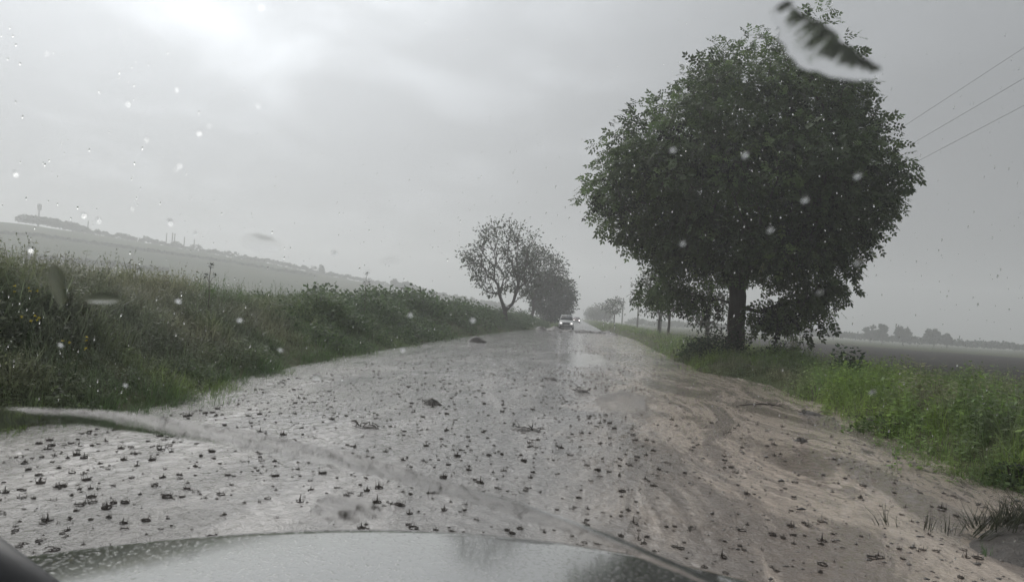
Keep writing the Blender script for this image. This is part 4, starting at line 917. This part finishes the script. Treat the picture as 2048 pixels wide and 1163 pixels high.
# windscreen: raked, gently bowed clear pane with rain on its outside
def pane(x, t, o=0.0): return np.array((x, .66-.51*t-.10*(x+.3)**2+.733*o, 1.2+.55*t+.68*o))
m = MT('clear_windscreen'); m.t.nodes.remove(m.b); tr_ = m.n('ShaderNodeBsdfTransparent'); tr_.inputs['Color'].default_value = (1, 1, 1, 1); m.l(tr_.outputs[0], m.o.inputs['Surface']); CLEAR = m.m
m = MT('water_on_glass'); g = m.n('ShaderNodeBsdfGlass', IOR=1.33, Roughness=.0); m.l(g.outputs[0], m.o.inputs['Surface']); DROPM = m.m
us = np.linspace(-.92, .48, 29); ts = np.linspace(-.04, 1.0, 14); gv = []
for o in (0, -.005):
    for t in ts:
        for x in us: gv.append(pane(x, t, o)-np.array((CX0, .6, 0)))
nx, nyt = len(us), len(ts); i = np.arange(nx*(nyt-1)).reshape(nyt-1, nx)[:, :-1].ravel(); q1 = np.stack([i, i+1, i+nx+1, i+nx], 1); n0 = nx*nyt
rim = [(a, b, b+n0, a+n0) for a, b in [(k, k+1) for k in range(nx-1)]+[(n0-nx+k, n0-nx+k+1) for k in range(nx-1)]+[(k*nx, (k+1)*nx) for k in range(nyt-1)]+[(k*nx+nx-1, (k+1)*nx+nx-1) for k in range(nyt-1)]]
mesh_np('windscreen', np.array(gv), [q1, q1[:, ::-1]+n0, np.array(rim)], CLEAR, own, smooth=True)
def on_pane(x, t, du, dv_, o):
    """du across, dv up the pane in metres"""
    return pane(x+du, t+dv_/.75, o+.0004)
def drop_mesh(x, t, rx, ry, hgt, seed, ang=0.0, n=20, rings=6, pw=2.0):
    rg = random.Random(seed); ph = [rg.uniform(0, 6.28) for _ in range(3)]; V = []; F4 = []; F3 = []
    c0 = pane(x, t)
    for k in range(rings):
        s = 1-k/rings
        for j in range(n):
            a = 6.283*j/n; w = 1+.1*math.sin(2*a+ph[0])+.07*math.sin(3*a+ph[1])+.04*math.sin(5*a+ph[2])
            du, dv_ = rx*s*w*math.cos(a), ry*s*w*math.sin(a); du, dv_ = du*math.cos(ang)-dv_*math.sin(ang), du*math.sin(ang)+dv_*math.cos(ang)
            V.append(on_pane(x, t, du, dv_, hgt*(1-s**pw))-c0)
    V.append(on_pane(x, t, 0, 0, hgt)-c0); top = len(V)-1; V.append(on_pane(x, t, 0, 0, 0)-c0); bot = len(V)-1; V += V[:n]; b0_ = bot+1
    for k in range(rings-1):
        for j in range(n): F4.append((k*n+j, (k+1)*n+j, (k+1)*n+(j+1) % n, k*n+(j+1) % n))
    for j in range(n): F3 += [((rings-1)*n+(j+1) % n, (rings-1)*n+j, top), (b0_+j, b0_+(j+1) % n, bot)]
    return np.array(V), F4, F3, c0
DROPS = [(-0.2006, 0.6913, 1.26), (-0.1717, 0.674, 1.47), (-0.1655, 0.6789, 0.97), (-0.1982, 0.6678, 1.28), (-0.1757, 0.7011, 0.96), (-0.247, 0.6085, 2.02), (-0.2403, 0.605, 2.0), (-0.2195, 0.6159, 1.1), (-0.1866, 0.6505, 1.28), (-0.1892, 0.6478, 1.03), (-0.2727, 0.6387, 2.04), (-0.2288, 0.7204, 1.03), (-0.1405, 0.6931, 0.92), (-0.0195, 0.674, 0.85), (-0.0156, 0.7207, 0.81), (-0.1289, 0.749, 1.09), (-0.1871, 0.6254, 1.05), (-0.2022, 0.6066, 2.45), (-0.1908, 0.5982, 1.62), (-0.1205, 0.5883, 2.03), (-0.105, 0.5737, 1.27), (-0.2148, 0.5361, 2.96), (-0.0861, 0.5374, 2.36), (-0.053, 0.5366, 2.83), (0.0347, 0.6734, 1.9), (0.0633, 0.6716, 2.14), (0.091, 0.6445, 2.46), (0.1081, 0.6608, 2.44), (0.045, 0.6106, 2.29), (0.109, 0.5787, 2.45), (0.0805, 0.6232, 2.28), (0.121, 0.603, 3.36), (0.1048, 0.5333, 3.63), (-0.1466, 0.4647, 4.81), (-0.287, 0.5758, 2.81), (-0.1831, 0.5211, 2.62), (-0.2728, 0.4375, 2.78), (0.1493, 0.4946, 3.07), (-0.093, 0.502, 2.48), (-0.1646, 0.4925, 2.36), (-0.3014, 0.4801, 2.76)]
for k, (x, t, r) in enumerate(DROPS):
    r *= .001*.55; hgt = r*.62 if r < .0017 else r*.34
    V, F4, F3, c0 = drop_mesh(x, t, r, r*1.05, hgt, 500+k)
    o = mesh_np('water_drop', V, [F4, F3], DROPM, smooth=True); o.location = c0
    where = 'over the walnut crown' if x > .03 and t > .56 else 'against the sky' if t > .585 else 'before the verge' if x > .03 else 'before the grassy bank'
    tag(o, ('tiny' if r < .0011 else 'small' if r < .002 else 'larger') + ' clear raindrop on the windscreen glass ' + where, 'water drop', 'raindrops on the windscreen')
PATCHES = [(-0.1526, 0.282, 28.0, 16.3, 0.1, 'wide flat water patch low on the windscreen over the flood'), (0.0279, 0.4639, 12.6, 9.0, 0, 'blurred water patch on the windscreen in front of the silt'), (-0.1579, 0.5932, 9.9, 6.0, 0.1, 'oval water patch on the windscreen against the sky above the hill'), (-0.0924, 0.5847, 5.0, 2.9, 0.2, 'small slanted water patch on the windscreen against the sky'), (-0.282, 0.5441, 4.8, 16.5, -0.25, 'long bright water bead on the windscreen before the near bank'), (-0.2591, 0.5336, 11.3, 4.3, 0.1, 'curved water smear on the windscreen before the near bank')]
for k, (x, t, rx, ry, an, lb) in enumerate(PATCHES):
    V, F4, F3, c0 = drop_mesh(x, t, rx*.001, ry*.001, min(rx, ry)*.001*(.03 if k < 4 else .06), 600+k, an, 28, 8, 2.0)
    o = mesh_np('water_patch', V, [F4, F3], DROPM, smooth=True); o.location = c0; tag(o, lb, 'water patch')
def ridge(name, path, hgt, label, seed, wav=.35):
    P_ = np.array(path); s = np.linspace(0, 1, len(P_)); S_ = np.linspace(0, 1, 160); X = np.interp(S_, s, P_[:, 0]); T_ = np.interp(S_, s, P_[:, 1]); Wd = np.interp(S_, s, P_[:, 2])*.001
    ker = np.ones(15)/15; X = np.convolve(np.pad(X, 7, 'edge'), ker, 'valid'); T_ = np.convolve(np.pad(T_, 7, 'edge'), ker, 'valid')
    dx = np.gradient(X); dt = np.gradient(T_)*.75; ln = np.hypot(dx, dt); nxn, nt_ = -dt/ln, dx/ln; m_ = 13; V = []; F = []
    c0 = pane(X[80], T_[80])
    for side in (0, 1):
        for i_ in range(160):
            w = Wd[i_]*(1+.12*(vn(i_*.11, seed, 3)-.5)*2); h_ = hgt*(1+wav*2*(vn(i_*.23, seed, 5)-.5))*math.sin(math.pi*min(1, max(0.0, (i_+.0)/14))/2)*math.sin(math.pi*min(1, (159-i_)/14)/2)
            for j in range(m_):
                q = -1+2*j/(m_-1); o = h_*(1-q*q) if side else 0.0
                V.append(on_pane(X[i_], T_[i_], nxn[i_]*q*w/2, nt_[i_]*q*w/2, o)-c0)
    n0 = 160*m_
    for i_ in range(159):
        for j in range(m_-1):
            a = i_*m_+j; F += [(a+m_, a+m_+1, a+1, a), (n0+a, n0+a+1, n0+a+m_+1, n0+a+m_)]
    o = mesh_np(name, np.array(V), np.array(F), DROPM, smooth=True); o.location = c0; tag(o, label, 'water ridge'); return o
BAND = [(-0.3908, 0.3777, 20.7), (-0.3272, 0.3903, 16.1), (-0.2697, 0.3874, 18.2), (-0.2109, 0.3776, 17.5), (-0.1396, 0.3599, 17.6), (-0.0752, 0.3323, 17.6), (-0.0091, 0.2999, 15.3), (0.0419, 0.2709, 12.9), (0.0951, 0.2321, 9.8), (0.1214, 0.2085, 7.8)]
ridge('wiper_water_ridge', BAND, .00028, 'long arc of water left by the wiper low across the windscreen', 4)
SMEAR = [(0.0631, 0.7515, 5.9), (0.0709, 0.7397, 12.0), (0.0814, 0.7287, 15.2), (0.0931, 0.7213, 10.3), (0.104, 0.7176, 4.6)]
ridge('water_smear', SMEAR, .0012, 'thick water smear on the windscreen over the walnut top', 9, .15)

# ------------------------------------------------------------------ haze
m = MT('haze_air'); m.t.nodes.remove(m.b)
pvn = m.n('ShaderNodeVolumePrincipled', Density=.0022, Anisotropy=.42); pvn.inputs['Color'].default_value = (.975, .985, .99, 1)
m.l(pvn.outputs[0], m.o.inputs['Volume'])
mb = MB(); mb.box((-880, -150, -5), (880, 880, 62)); o = mb.build('haze', m.m); tag(o, 'grey rain haze filling the air', 'haze', kind='stuff')
